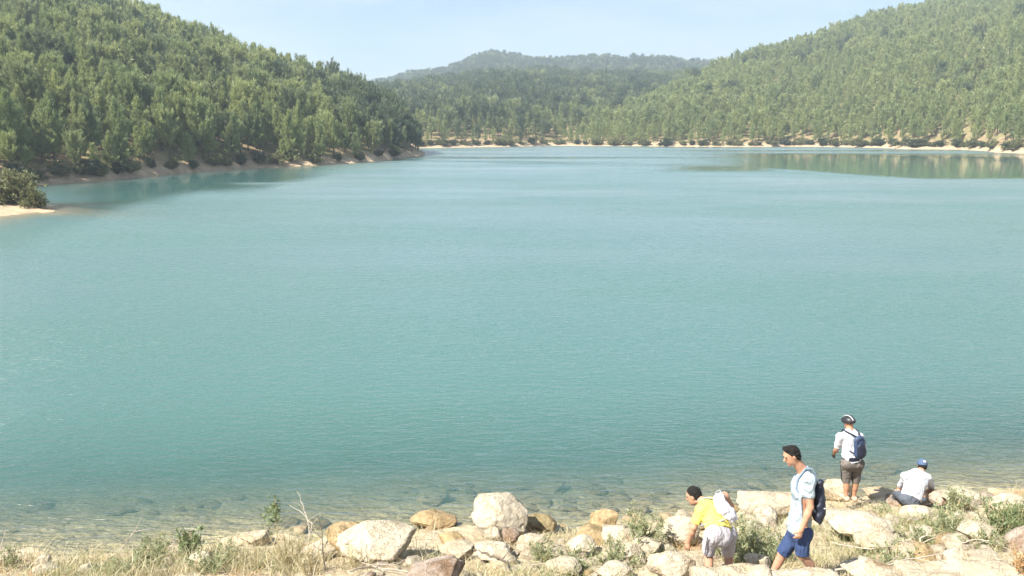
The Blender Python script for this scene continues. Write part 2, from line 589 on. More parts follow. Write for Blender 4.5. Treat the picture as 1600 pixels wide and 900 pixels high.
# sheltered water without ripples: the right-hand bay, under the left wood, long slicks
wv = 0.06 * fbm(WU * 0.01, WY * 0.03, None, 40, 3)
near_edge = 116 + 46 * (1 - soft(WU, 1020, 1480)) + 3.0 * fbm(WU * 0.006, WY * 0.01, None, 41, 2)
cr = soft(WY, near_edge - 1.5, near_edge + 4) * (1 - soft(WY, 215 + 30 * fbm(WU * 0.004, WY * 0, None, 42, 2), 250)) * soft(WU, 1020, 1240 + 0.0 * WU)
tip = soft(WY, 132, 140) * (1 - soft(WY, 150, 170)) * soft(WU, 1000, 1100) * (1 - soft(WU, 1180, 1250))
shl = interp(WU, LEFT['shore'])
cl = soft(WY, shl - 56 + 18 * fbm(WU * 0.01, WY * 0.02, None, 43, 2), shl - 34) * (1 - soft(WU, 400, 560)) * (0.35 + 0.65 * soft(WU, 20, 220)) * np.clip(1.1 + 1.3 * fbm(WU * 0.005, WY * 0.16, None, 45, 2), 0, 1)
streak = np.clip((fbm(WU * 0.0035, WY * 0.075, None, 44, 3) - 0.12) * 3, 0, 1) * soft(WY, 130, 175) * 0.75
calm = np.clip(np.maximum.reduce([cr, cl, streak, tip * 0.9]), 0, 1)


def mat_water():
    m, nt, out = mat_new('lake_water')
    tc = N(nt, 'ShaderNodeTexCoord')
    ad = N(nt, 'ShaderNodeAttribute', attribute_name='depth')
    ac = N(nt, 'ShaderNodeAttribute', attribute_name='calm')
    # ripples: crests run nearly across the view, a little askew
    def mapped(rot, sx, sy):
        mp = N(nt, 'ShaderNodeMapping')
        mp.inputs['Rotation'].default_value = (0, 0, rot)
        mp.inputs['Scale'].default_value = (sx, sy, 1)
        nt.links.new(tc.outputs['Object'], mp.inputs['Vector'])
        return mp.outputs[0]
    h1 = noise(nt, mapped(0.12, 1.5, 5.2), 1.0, 3, 0.55, 0.6)
    h2 = noise(nt, mapped(-0.25, 4.5, 12.0), 1.0, 3, 0.6, 0.4)
    h3 = noise(nt, mapped(0.3, 0.25, 0.8), 1.0, 2, 0.5, 0.4)
    gust = noise(nt, mapped(0.2, 0.02, 0.05), 1.0, 3, 0.6)
    h = mathn(nt, 'ADD', mathn(nt, 'MULTIPLY', h1, 0.75), mathn(nt, 'ADD', mathn(nt, 'MULTIPLY', h2, 0.16), mathn(nt, 'MULTIPLY', h3, 0.35)))
    amp = mathn(nt, 'MULTIPLY', mathn(nt, 'SUBTRACT', 1.0, mathn(nt, 'MULTIPLY', ac.outputs['Fac'], 0.985)), ramp(nt, gust, [(0.32, (0.35, 0.35, 0.35)), (0.68, (1.25, 1.25, 1.25))]))
    b = N(nt, 'ShaderNodeBump'); b.inputs['Distance'].default_value = 0.18
    nt.links.new(amp, b.inputs['Strength']); nt.links.new(h, b.inputs['Height'])
    nrm = b.outputs[0]
    # milky body of the water: opaque where deep, clear over the shallows
    body = N(nt, 'ShaderNodeBsdfDiffuse'); 
    bc = ramp(nt, noise(nt, mapped(0.1, 0.015, 0.03), 1.0, 3, 0.6), [(0.3, (0.054, 0.138, 0.115)), (0.7, (0.06, 0.142, 0.146))])
    nt.links.new(bc, body.inputs[0])
    tr = N(nt, 'ShaderNodeBsdfTransparent'); tr.inputs[0].default_value = (0.93, 0.97, 0.91, 1)
    op = mathn(nt, 'SUBTRACT', 1.0, mathn(nt, 'POWER', 2.71828, mathn(nt, 'MULTIPLY', ad.outputs['Fac'], -1.2)))
    mx = N(nt, 'ShaderNodeMixShader'); nt.links.new(op, mx.inputs[0])
    nt.links.new(tr.outputs[0], mx.inputs[1]); nt.links.new(body.outputs[0], mx.inputs[2])
    gl = N(nt, 'ShaderNodeBsdfGlossy'); gl.inputs[0].default_value = (1, 1, 1, 1)
    rg = mathn(nt, 'SUBTRACT', 0.31, mathn(nt, 'MULTIPLY', ac.outputs['Fac'], 0.26))
    nt.links.new(rg, gl.inputs['Roughness']); nt.links.new(nrm, gl.inputs['Normal'])
    fr = N(nt, 'ShaderNodeFresnel'); fr.inputs[0].default_value = 1.33; nt.links.new(nrm, fr.inputs['Normal'])
    mx2 = N(nt, 'ShaderNodeMixShader'); nt.links.new(fr.outputs[0], mx2.inputs[0])
    nt.links.new(mx.outputs[0], mx2.inputs[1]); nt.links.new(gl.outputs[0], mx2.inputs[2])
    nt.links.new(mx2.outputs[0], out.inputs[0])
    return m


M['water'] = mat_water()
me = new_mesh('water', np.stack([WX, WY, np.zeros_like(WX)], -1).reshape(-1, 3), grid_faces(*WX.shape), M['water'], True)
for nm, arr in (('depth', depth), ('calm', calm)):
    at = me.attributes.new(nm, 'FLOAT', 'POINT')
    at.data.foreach_set('value', arr.ravel().astype(np.float32))
water = link('water', me, kind='structure', label='turquoise lake with fine ripples and clear shallows at the bank')

# ------------------------------------------------------------------ pines
def unit(a):
    return a / (np.linalg.norm(a, axis=-1, keepdims=True) + 1e-9)


def tufts(C, O, n, length, width, r, spread=0.8, upb=0.3):
    """needle sprays: n thin triangles round every centre C pointing along O"""
    k = len(C)
    C = np.repeat(C, n, 0); O = np.repeat(O, n, 0)
    d = unit(O * 0.55 + r.normal(size=(k * n, 3)) * spread + np.array([0, 0, upb]))
    L = length * r.uniform(0.65, 1.25, (k * n, 1))
    side = unit(np.cross(d, r.normal(size=(k * n, 3)))) * (width * r.uniform(0.7, 1.3, (k * n, 1)))
    st = C + r.normal(size=(k * n, 3)) * length * 0.2
    V = np.stack([st - side * 0.5, st + side * 0.5, st + d * L], 1).reshape(-1, 3)
    F = np.arange(len(V)).reshape(-1, 3)
    return V, F


def make_pine(seed, H=8.0, style='cone', lod=0):
    """returns (trunk Geo, crown Geo); base at the origin"""
    r = np.random.default_rng(seed)
    g_t, g_c = Geo(), Geo()
    lean = r.normal(size=2) * 0.25
    nseg = 7
    tz = np.linspace(-0.4, H * 0.96, nseg)
    wob = r.normal(size=(nseg, 2)) * 0.07
    path = np.stack([lean[0] * (tz / H) ** 2 + wob[:, 0], lean[1] * (tz / H) ** 2 + wob[:, 1], tz], -1)
    R0 = 0.02 * H
    V, F = tube(path, np.linspace(R0, 0.02, nseg), 6 if lod == 0 else 4)
    g_t.add(V, F)
    cz0 = {'cone': 0.14, 'round': 0.3, 'flat': 0.42}[style]
    nw = {0: 15, 1: 9}[lod]
    Rm = {'cone': 0.23, 'round': 0.27, 'flat': 0.31}[style] * H
    C, O = [], []
    for w in range(nw):
        t = (w + r.uniform(-0.3, 0.3)) / (nw - 1)
        t = min(max(t, 0), 1)
        if style == 'cone':
            prof = (1 - t) ** 0.85 * (0.75 + 0.25 * min(1, t * 5)) + 0.03
        elif style == 'round':
            prof = math.sqrt(max(0.02, 1 - (t * 1.9 - 0.8) ** 2 / 1.35))
        else:
            prof = 0.45 + 0.55 * math.sin(min(1, t * 1.15) * math.pi * 0.75) if t < 0.86 else 0.6
        z = (cz0 + (0.97 - cz0) * t) * H
        nb = {0: 5, 1: 4}[lod] + int(r.integers(0, 2))
        cx = np.array([np.interp(z, tz, path[:, 0]), np.interp(z, tz, path[:, 1]), z])
        a0 = r.uniform(0, 6.28)
        for b in range(nb):
            if r.uniform() < 0.1 and t < 0.9:
                continue
            a = a0 + b * 6.283 / nb + r.normal() * 0.3
            L = Rm * prof * r.uniform(0.45, 1.45)
            rise = {'cone': 0.3, 'round': 0.25, 'flat': 0.15}[style] + 0.6 * t
            dv = unit(np.array([math.cos(a), math.sin(a), rise * r.uniform(0.6, 1.3)]))
            tip = cx + dv * L + np.array([0, 0, 0.45 * L])
            if lod == 0 and L > 0.35 and (w % 2 == 0 or style != 'cone'):
                V, F = tube([cx, cx + dv * L * 0.5 - np.array([0, 0, 0.05 * L]), tip], [0.035 * (1 - t) + 0.015, 0.02, 0.008], 3)
                g_t.add(V, F)
            nt_ = {0: max(3, int(3 + L * 2.6)), 1: max(2, int(1.5 + L * 1.4))}[lod]
            bend = r.uniform(0.35, 0.75)
            for q in range(nt_):
                s = 0.35 + 0.7 * (q + r.uniform(0, 1)) / nt_
                p = cx + dv * L * s + np.array([0, 0, bend * L * s * s]) + r.normal(size=3) * np.array([0.1, 0.1, 0.07]) * (0.6 + L * 0.3)
                C.append(p); O.append(unit(dv + np.array([0, 0, 2 * bend * s])))
    # leader
    for q in range({0: 9, 1: 6}[lod]):
        C.append(path[-1] + np.array([r.normal() * 0.08, r.normal() * 0.08, -0.7 + q * {0: 0.15, 1: 0.2}[lod]])); O.append(np.array([0, 0, 1.0]))
    C, O = np.array(C), np.array(O)
    k = H / 8.0
    if lod == 0:
        V, F = tufts(C, O, 18, 0.52 * k, 0.07 * k, r, 0.36, 0.35)
    else:
        V, F = tufts(C, O, 11, 0.85 * k, 0.16 * k, r, 0.38, 0.35)
    g_c.add(V, F)
    return g_t, g_c


PINES = []     # (style words, trunk mesh, crown mesh, base height)
STY = [('cone', 'pine_pale', 'slender pale green pine'), ('cone', 'pine_mid', 'pointed green pine'), ('round', 'pine_pale', 'bushy yellow-green pine'),
       ('round', 'pine_mid', 'round-crowned green pine'), ('flat', 'pine_dark', 'dark spreading pine'), ('round', 'pine_dark', 'dark dense pine'),
       ('cone', 'pine_pale', 'loose pale green pine'), ('flat', 'pine_mid', 'flat-topped green pine')]
for i, (st, mt, wd) in enumerate(STY):
    gt, gc = make_pine(100 + i, 8.0, st, 0)
    PINES.append((wd, gt.mesh('pine_trunk', M['bark']), gc.mesh('pine_crown', M[mt])))
PROTO = []
for i, (st, mt, wd) in enumerate(STY):
    gt, gc = make_pine(200 + i, 8.0, st, 1)
    n0 = gt.n
    gt2 = Geo(); gt2.v, gt2.f, gt2.n = list(gt.v), list(gt.f), gt.n
    nt_faces = sum(len(f) * (2 if f.shape[1] == 4 else 1) for f in gt.f)
    for v_, f_ in zip(gc.v, gc.f):
        gt2.add(v_, f_ - 0)
    me = gt2.mesh('far_pine', M[mt])
    me.materials.append(M['bark'])
    # trunk faces: those built only of trunk vertices
    npoly = len(me.polygons)
    vi = np.empty(len(me.loops), np.int32); me.loops.foreach_get('vertex_index', vi)
    mi = np.where(vi.reshape(npoly, 3).max(1) < n0, 1, 0).astype(np.int32)
    me.polygons.foreach_set('material_index', mi)
    PROTO.append(me)


# where pines grow: a jittered lattice on the land, thinned by slope of the photo's gaps
def lattice(x0, x1, y0, y1, s):
    nx, ny = int((x1 - x0) / s), int((y1 - y0) / s)
    gx, gy = np.meshgrid(np.arange(nx), np.arange(ny))
    X = x0 + (gx + 0.5 * (gy % 2) + rng.uniform(-0.42, 0.42, gx.shape)) * s
    Y = y0 + (gy + rng.uniform(-0.42, 0.42, gx.shape)) * s
    return X.ravel(), Y.ravel()


cand = []
for T, seed, s, xr, yr_, zmin in ((LEFT, 1, 2.9, (-330, -10), (85, 300), 0.85), (RIGHT, 4, 3.7, (0, 640), (180, 660), 1.3),
                                  (CENTRE, 2, 5.0, (-260, 330), (285, 780), 0.9), (FAR, 3, 5.6, (-420, 520), (760, 1200), 3.0)):
    X, Y = lattice(xr[0], xr[1], yr_[0], yr_[1], s)
    own = hill(T, X, Y, seed)
    alls = land_z(X, Y)
    u = 800 + U2T * X / Y
    yrr = interp(u, T['ridge_y'])
    zr = interp(u, T['ridge_z'])
    zm = (zmin + 0.2 + 0.5 * fbm(X * 0.06, Y * 0.06, None, 80, 2)) * (0.5 + 0.65 * soft(u, 1150, 1560)) if seed == 4 else zmin
    ok = (own >= alls - 0.05) & (alls > zm) & (u > -190) & (u < 1800) & (Y < yrr + 14)
    thin = fbm(X * 0.035, Y * 0.035, None, 77, 3)
    ok &= ~((thin < -0.42) & (rng.uniform(size=len(X)) < 0.3))
    X, Y, Z = X[ok], Y[ok], alls[ok]
    base = {1: 0.92, 4: 0.98, 2: 1.1, 3: 0.95}[seed]
    S = base * rng.uniform(0.6, 1.34, len(X)) * (1 + 0.16 * fbm(X * 0.05, Y * 0.05, None, 78, 2))
    # the wood's edge is lower; the tip of the point is low too
    S *= np.clip(0.72 + (Z - zmin) * 0.16, 0.72, 1.0)
    # kinds: young pale stands, darker old trees on the dark promontory and upper hill
    kz = fbm(X * 0.03, Y * 0.03, None, 79, 3) + rng.normal(size=len(X)) * 0.38
    if seed == 1:
        uu = 800 + U2T * X / Y
        kz = kz - 0.3 + 0.8 * soft(uu, 400, 600) - 0.2 * soft(Z, 12, 3)
    elif seed == 4:
        kz = kz - 0.5
    elif seed == 2:
        kz = kz + 0.5
    elif seed == 3:
        kz = kz + 0.6
    idx = np.empty(len(X), int)
    ru = rng.uniform(size=len(X))
    pal = np.array([0, 2, 6, 6]); mid = np.array([1, 1, 3, 1]); drk = np.array([4, 5, 5, 4])
    q = (ru * 4).astype(int)
    idx = np.where(kz < -0.08, pal[q], np.where(kz < 0.48, mid[q], drk[q]))
    for k in range(len(X)):
        cand.append((X[k], Y[k], Z[k], S[k], idx[k], seed))
cand = np.array(cand)
uu = 800 + U2T * cand[:, 0] / cand[:, 1]
app = cand[:, 3] / cand[:, 1]
app_ok = np.where((uu > -12) & (uu < 1612), app, 0)
order = np.argsort(-app_ok)
near_ids = set(order[:300].tolist())

ORD1 = ['zeroth', 'first', 'second', 'third', 'fourth', 'fifth', 'sixth', 'seventh', 'eighth', 'ninth', 'tenth', 'eleventh', 'twelfth', 'thirteenth', 'fourteenth', 'fifteenth', 'sixteenth', 'seventeenth', 'eighteenth', 'nineteenth']
TENS = ['', '', 'twenty', 'thirty', 'forty', 'fifty', 'sixty', 'seventy', 'eighty', 'ninety']
TENTH = ['', '', 'twentieth', 'thirtieth', 'fortieth', 'fiftieth', 'sixtieth', 'seventieth', 'eightieth', 'ninetieth']


def ordinal(n):
    if n < 20:
        return ORD1[n]
    return TENTH[n // 10] if n % 10 == 0 else TENS[n // 10] + '-' + ORD1[n % 10]


near = [(i, cand[i], uu[i]) for i in near_ids]
# rows by distance behind the shore
rows = {}
for i, c, u in near:
    d = c[1] - interp(u, LEFT['shore'])
    row = min(int(d // 7.0), 9)
    rows.setdefault(row, []).append((u, i, c))
ROWW = ['row nearest the left shore'] + ['%s row up the left shore' % w for w in ('second', 'third', 'fourth', 'fifth', 'sixth', 'seventh', 'eighth', 'ninth', 'tenth')]
for row in sorted(rows):
    for k, (u, i, c) in enumerate(sorted(rows[row], key=lambda a: a[0])):
        wd, tm, cm = PINES[int(c[4])]
        root = link('pine_tree', None, loc=(c[0], c[1], c[2] - 0.05), label='%s, %s from the left in the %s' % (wd, ordinal(k + 1), ROWW[row]), cat='tree', group='pines on the left shore')
        root.rotation_euler = (0, 0, rng.uniform(0, 6.28))
        root.scale = (c[3] * rng.uniform(0.78, 1.05),) * 2 + (c[3],)
        root.empty_display_size = 0.3
        link('trunk', tm, root)
        link('crown', cm, root)

# the rest of the wood: one mass of instanced trees
rest = np.array([c for i, c in enumerate(cand) if i not in near_ids])
proto_col = bpy.data.collections.new('far_pine_shapes')
protos = []
for me in PROTO:
    o = bpy.data.objects.new('far_pine_shape', me)
    proto_col.objects.link(o)
    protos.append(o)


def scatter(name, pts, scales, rots, idx, objs, label):
    me = bpy.data.meshes.new(name)
    me.vertices.add(len(pts))
    me.vertices.foreach_set('co', np.asarray(pts, np.float32).ravel())
    for nm, arr, ty in (('psc', scales, 'FLOAT_VECTOR'), ('prot', rots, 'FLOAT'), ('pidx', idx, 'INT')):
        a = me.attributes.new(nm, ty, 'POINT')
        if ty == 'FLOAT_VECTOR':
            a.data.foreach_set('vector', np.asarray(arr, np.float32).ravel())
        else:
            a.data.foreach_set('value', np.asarray(arr, np.int32 if ty == 'INT' else np.float32).ravel())
    me.update()
    ob = link(name, me, label=label, kind='stuff')
    ng = bpy.data.node_groups.new(name + '_scatter', 'GeometryNodeTree')
    ng.interface.new_socket('Geometry', in_out='INPUT', socket_type='NodeSocketGeometry')
    ng.interface.new_socket('Geometry', in_out='OUTPUT', socket_type='NodeSocketGeometry')
    gi = ng.nodes.new('NodeGroupInput'); go = ng.nodes.new('NodeGroupOutput')
    m2p = ng.nodes.new('GeometryNodeMeshToPoints')
    ng.links.new(gi.outputs[0], m2p.inputs['Mesh'])
    g2i = ng.nodes.new('GeometryNodeGeometryToInstance')
    for o in reversed(objs):          # multi-input order
        oi = ng.nodes.new('GeometryNodeObjectInfo')
        oi.inputs['Object'].default_value = o
        ng.links.new(oi.outputs['Geometry'], g2i.inputs[0])
    iop = ng.nodes.new('GeometryNodeInstanceOnPoints')
    ng.links.new(m2p.outputs[0], iop.inputs['Points'])
    ng.links.new(g2i.outputs[0], iop.inputs['Instance'])
    iop.inputs['Pick Instance'].default_value = True

    def attr(nm, ty):
        n = ng.nodes.new('GeometryNodeInputNamedAttribute'); n.data_type = ty
        n.inputs['Name'].default_value = nm
        return n.outputs['Attribute']
    ng.links.new(attr('pidx', 'INT'), iop.inputs['Instance Index'])
    cx = ng.nodes.new('ShaderNodeCombineXYZ')
    ng.links.new(attr('prot', 'FLOAT'), cx.inputs[2])
    e2r = ng.nodes.new('FunctionNodeEulerToRotation')
    ng.links.new(cx.outputs[0], e2r.inputs[0])
    ng.links.new(e2r.outputs[0], iop.inputs['Rotation'])
    ng.links.new(attr('psc', 'FLOAT_VECTOR'), iop.inputs['Scale'])
    ng.links.new(iop.outputs[0], go.inputs[0])
    md = ob.modifiers.new('scatter', 'NODES')
    md.node_group = ng
    return ob


nr = len(rest)
sxy = rest[:, 3] * rng.uniform(0.76, 1.06, nr)
scatter('pine_forest', rest[:, :3] - np.array([0, 0, 0.05]), np.stack([sxy, sxy, rest[:, 3]], -1), rng.uniform(0, 6.28, nr), rest[:, 4].astype(int), protos,
        'dense pine forest covering the hills all round the lake')
print('forest', nr)

# ------------------------------------------------------------------ shrubs along the far shores
def make_shrub(seed, dense, mat, n=170, leaf=0.15):
    """a many-stemmed bush about 1 unit high and 1.3 wide"""
    r = np.random.default_rng(seed)
    gs, gl = Geo(), Geo()
    C, O = [], []
    for b in range(14):
        a = r.uniform(0, 6.28); el = r.uniform(0.35, 1.45)
        dv = np.array([math.cos(a) * math.cos(el), math.sin(a) * math.cos(el), math.sin(el)])
        L = r.uniform(0.6, 1.0) * (0.62 + 0.38 * math.sin(el))
        mid = dv * L * 0.5 + r.normal(size=3) * 0.04
        V, F = tube([np.array([0, 0, -0.1]), mid, dv * L], [0.025, 0.016, 0.006], 3)
        gs.add(V, F)
        for q in range(n // 14):
            s = r.uniform(0.3, 1.0) ** 0.7
            C.append(dv * L * s + r.normal(size=3) * 0.11); O.append(dv)
    V, F = tufts(np.array(C), np.array(O), 12, leaf, leaf * 0.4, r, 0.9, 0.2)
    V[:, 2] = np.maximum(V[:, 2], 0.01)
    gl.add(V, F)
    return gs.mesh('shrub_stems', M['bark']), gl.mesh('shrub_foliage', mat)


SHRUBS = [make_shrub(i, 1, M['shrub'] if i < 4 else M['shrub_dark']) for i in range(6)]
SHRUBS += [make_shrub(20 + i, 1, M['shrub'], 700, 0.075) for i in range(2)]


def put_shrub(k, x, y, z, h, label, group, wide=1.0):
    sm, fm = SHRUBS[k]
    r_ = link('shrub', None, loc=(x, y, z), label=label, cat='shrub', group=group)
    r_.scale = (h * wide, h * wide, h)
    r_.rotation_euler = (0, 0, rng.uniform(0, 6.28))
    link('stems', sm, r_)
    link('foliage', fm, r_)


def shore_spot(T, seed, u, dz):
    """first spot behind the shore at bearing u where the land is dz high"""
    for y in np.arange(interp(u, T['shore']) - 6, interp(u, T['shore']) + 60, 0.25):
        x = (u - 800) / U2T * y
        z = float(land_z(x, y))
        if z > dz:
            return x, y, z
    return x, y, z


lu = np.array([18, 52, 84, 122, 138, 150, 176, 196, 232, 262, 296, 330, 348, 372, 400, 428, 452, 490, 524, 560, 590, 614])
for k, u in enumerate(lu):
    x, y, z = shore_spot(LEFT, 1, u, 0.45 + 0.5 * rng.uniform())
    dk = rng.uniform() < 0.4
    put_shrub(int(4 + rng.integers(2)) if dk else int(rng.integers(4)), x, y, z - 0.05, rng.uniform(1.4, 2.7),
              '%s shrub, %s from the left along the bare left shore' % ('dark green' if dk else 'olive green', ordinal(k + 1)), 'shrubs on the left shore', 1.15)
ru_ = np.sort(np.concatenate([np.linspace(870, 1590, 46) + rng.uniform(-8, 8, 46), np.array([1352, 1430, 1446, 1556, 1574])]))
for k, u in enumerate(ru_):
    x, y, z = shore_spot(RIGHT, 4, u, (0.85 + 0.5 * rng.uniform()) * (0.45 + 0.6 * float(soft(np.array(u), 1150, 1560))))
    dk = rng.uniform() < 0.25
    put_shrub(int(4 + rng.integers(2)) if dk else int(rng.integers(4)), x, y, z - 0.05, rng.uniform(1.6, 3.4),
              '%s shrub, %s from the left along the pale right-hand shore' % ('dark green' if dk else 'olive green', ordinal(k + 1)), 'shrubs on the right shore', 1.5)
cu_ = np.linspace(655, 850, 12)
for k, u in enumerate(cu_):
    x, y, z = shore_spot(CENTRE, 2, u, 0.9)
    put_shrub(int(rng.integers(6)), x, y, z - 0.05, rng.uniform(1.8, 3.2), 'low shrub, %s from the left on the far shore behind the point' % ordinal(k + 1), 'shrubs on the far shore', 1.5)
for k, (u, y, h, w, lab) in enumerate([(8, 73.0, 3.9, 0.95, 'large willowy olive bush on the small point at the left edge'),
                                       (36, 71.8, 2.0, 1.0, 'low olive bush beside the large one on the small left point')]):
    x = (u - 800) / U2T * y
    put_shrub(6 + k, x, y, float(land_z(x, y)) - 0.1, h, lab, None, w)

# ------------------------------------------------------------------ rocks on the bank
def ico(sub):
    t = (1 + 5 ** 0.5) / 2
    V = np.array([(-1, t, 0), (1, t, 0), (-1, -t, 0), (1, -t, 0), (0, -1, t), (0, 1, t), (0, -1, -t), (0, 1, -t), (t, 0, -1), (t, 0, 1), (-t, 0, -1), (-t, 0, 1)], float)
    F = np.array([(0, 11, 5), (0, 5, 1), (0, 1, 7), (0, 7, 10), (0, 10, 11), (1, 5, 9), (5, 11, 4), (11, 10, 2), (10, 7, 6), (7, 1, 8), (3, 9, 4), (3, 4, 2), (3, 2, 6), (3, 6, 8), (3, 8, 9), (4, 9, 5), (2, 4, 11), (6, 2, 10), (8, 6, 7), (9, 8, 1)])
    V = unit(V)
    for _ in range(sub):
        e = np.sort(np.concatenate([F[:, [0, 1]], F[:, [1, 2]], F[:, [2, 0]]]), 1)
        ue, inv = np.unique(e, axis=0, return_inverse=True)
        inv = inv.ravel()
        m = unit((V[ue[:, 0]] + V[ue[:, 1]]) / 2)
        n0, nf = len(V), len(F)
        a, b, c = inv[:nf] + n0, inv[nf:2 * nf] + n0, inv[2 * nf:] + n0
        V = np.concatenate([V, m])
        F = np.concatenate([np.stack(x, 1) for x in ((F[:, 0], a, c), (F[:, 1], b, a), (F[:, 2], c, b), (a, b, c))])
    return V, F


ICO = {k: ico(k) for k in (2, 3, 4)}


def rock_mesh(seed, dims, mat, sub=4, facets=18, rounded=0.5, rough=0.1):
    r = np.random.default_rng(seed)
    V, F = ICO[sub]
    V = V.copy()
    f = fbm(V[:, 0] * 1.3 + seed, V[:, 1] * 1.3, V[:, 2] * 1.3, seed, 3)
    V = V * (1 + 0.28 * f)[:, None]
    for _ in range(facets):
        n = unit(r.normal(size=3))
        d = r.uniform(0.5 + 0.22 * rounded, 0.88)
        dot = V @ n
        V = V - np.maximum(dot - d, 0)[:, None] * n * (0.97 - 0.2 * rounded)
    q = V * 2.6 + seed
    ridge = 1 - np.abs(fbm(q[:, 0], q[:, 1], q[:, 2], seed + 3, 3)) * 2
    f2 = fbm(V[:, 0] * 7 + seed, V[:, 1] * 7, V[:, 2] * 7, seed + 3, 3)
    V = V * (1 - rough * 0.55 * np.maximum(ridge, 0) ** 3 + rough * 0.35 * f2)[:, None]
    lo, hi = V.min(0), V.max(0)
    V = (V - (lo + hi) / 2) / (hi - lo) * np.asarray(dims)
    return new_mesh('rock', V, F, mat, True)


def ground_at(u, v):
    """where the ray of a photo pixel meets the bank (or the bed under the water)"""
    lo, hi = 6.0, 40.0
    for _ in range(40):
        mid = (lo + hi) / 2
        p = P(u, v, mid)
        if p.z > float(bank_z(p.x, p.y, False)):
            lo = mid
        else:
            hi = mid
    return P(u, v, lo)


def put_rock(name, seed, box, mat, label, cat='rock', group=None, dr=0.85, sink=0.22, hk=1.0, rot=(0, 0), **kw):
    u0, v0, u1, v1 = box
    p = ground_at((u0 + u1) / 2, v1)
    ppm = FPX / (p.y * CP + (CAM_Z - p.z) * SP)
    w = (u1 - u0) / ppm
    dep = w * dr
    h = ((v1 - v0) / ppm - dep * 0.45 * 0.8) / 0.88
    h = min(max(h, 0.3 * w), 1.3 * w) * hk
    full = h * (1 + sink)
    me = rock_mesh(seed, (w, dep, full), M[mat], **kw)
    y = p.y + dep * 0.42
    z = max(p.z, float(bank_z(p.x, p.y + dep * 0.3, False)) * 0.5 + p.z * 0.5) + full / 2 - sink * h
    o = link(name, me, loc=(p.x * (y / p.y), y, z), label=label, cat=cat, group=group)
    o.rotation_euler = (rot[0], rot[1], 0)
    return o


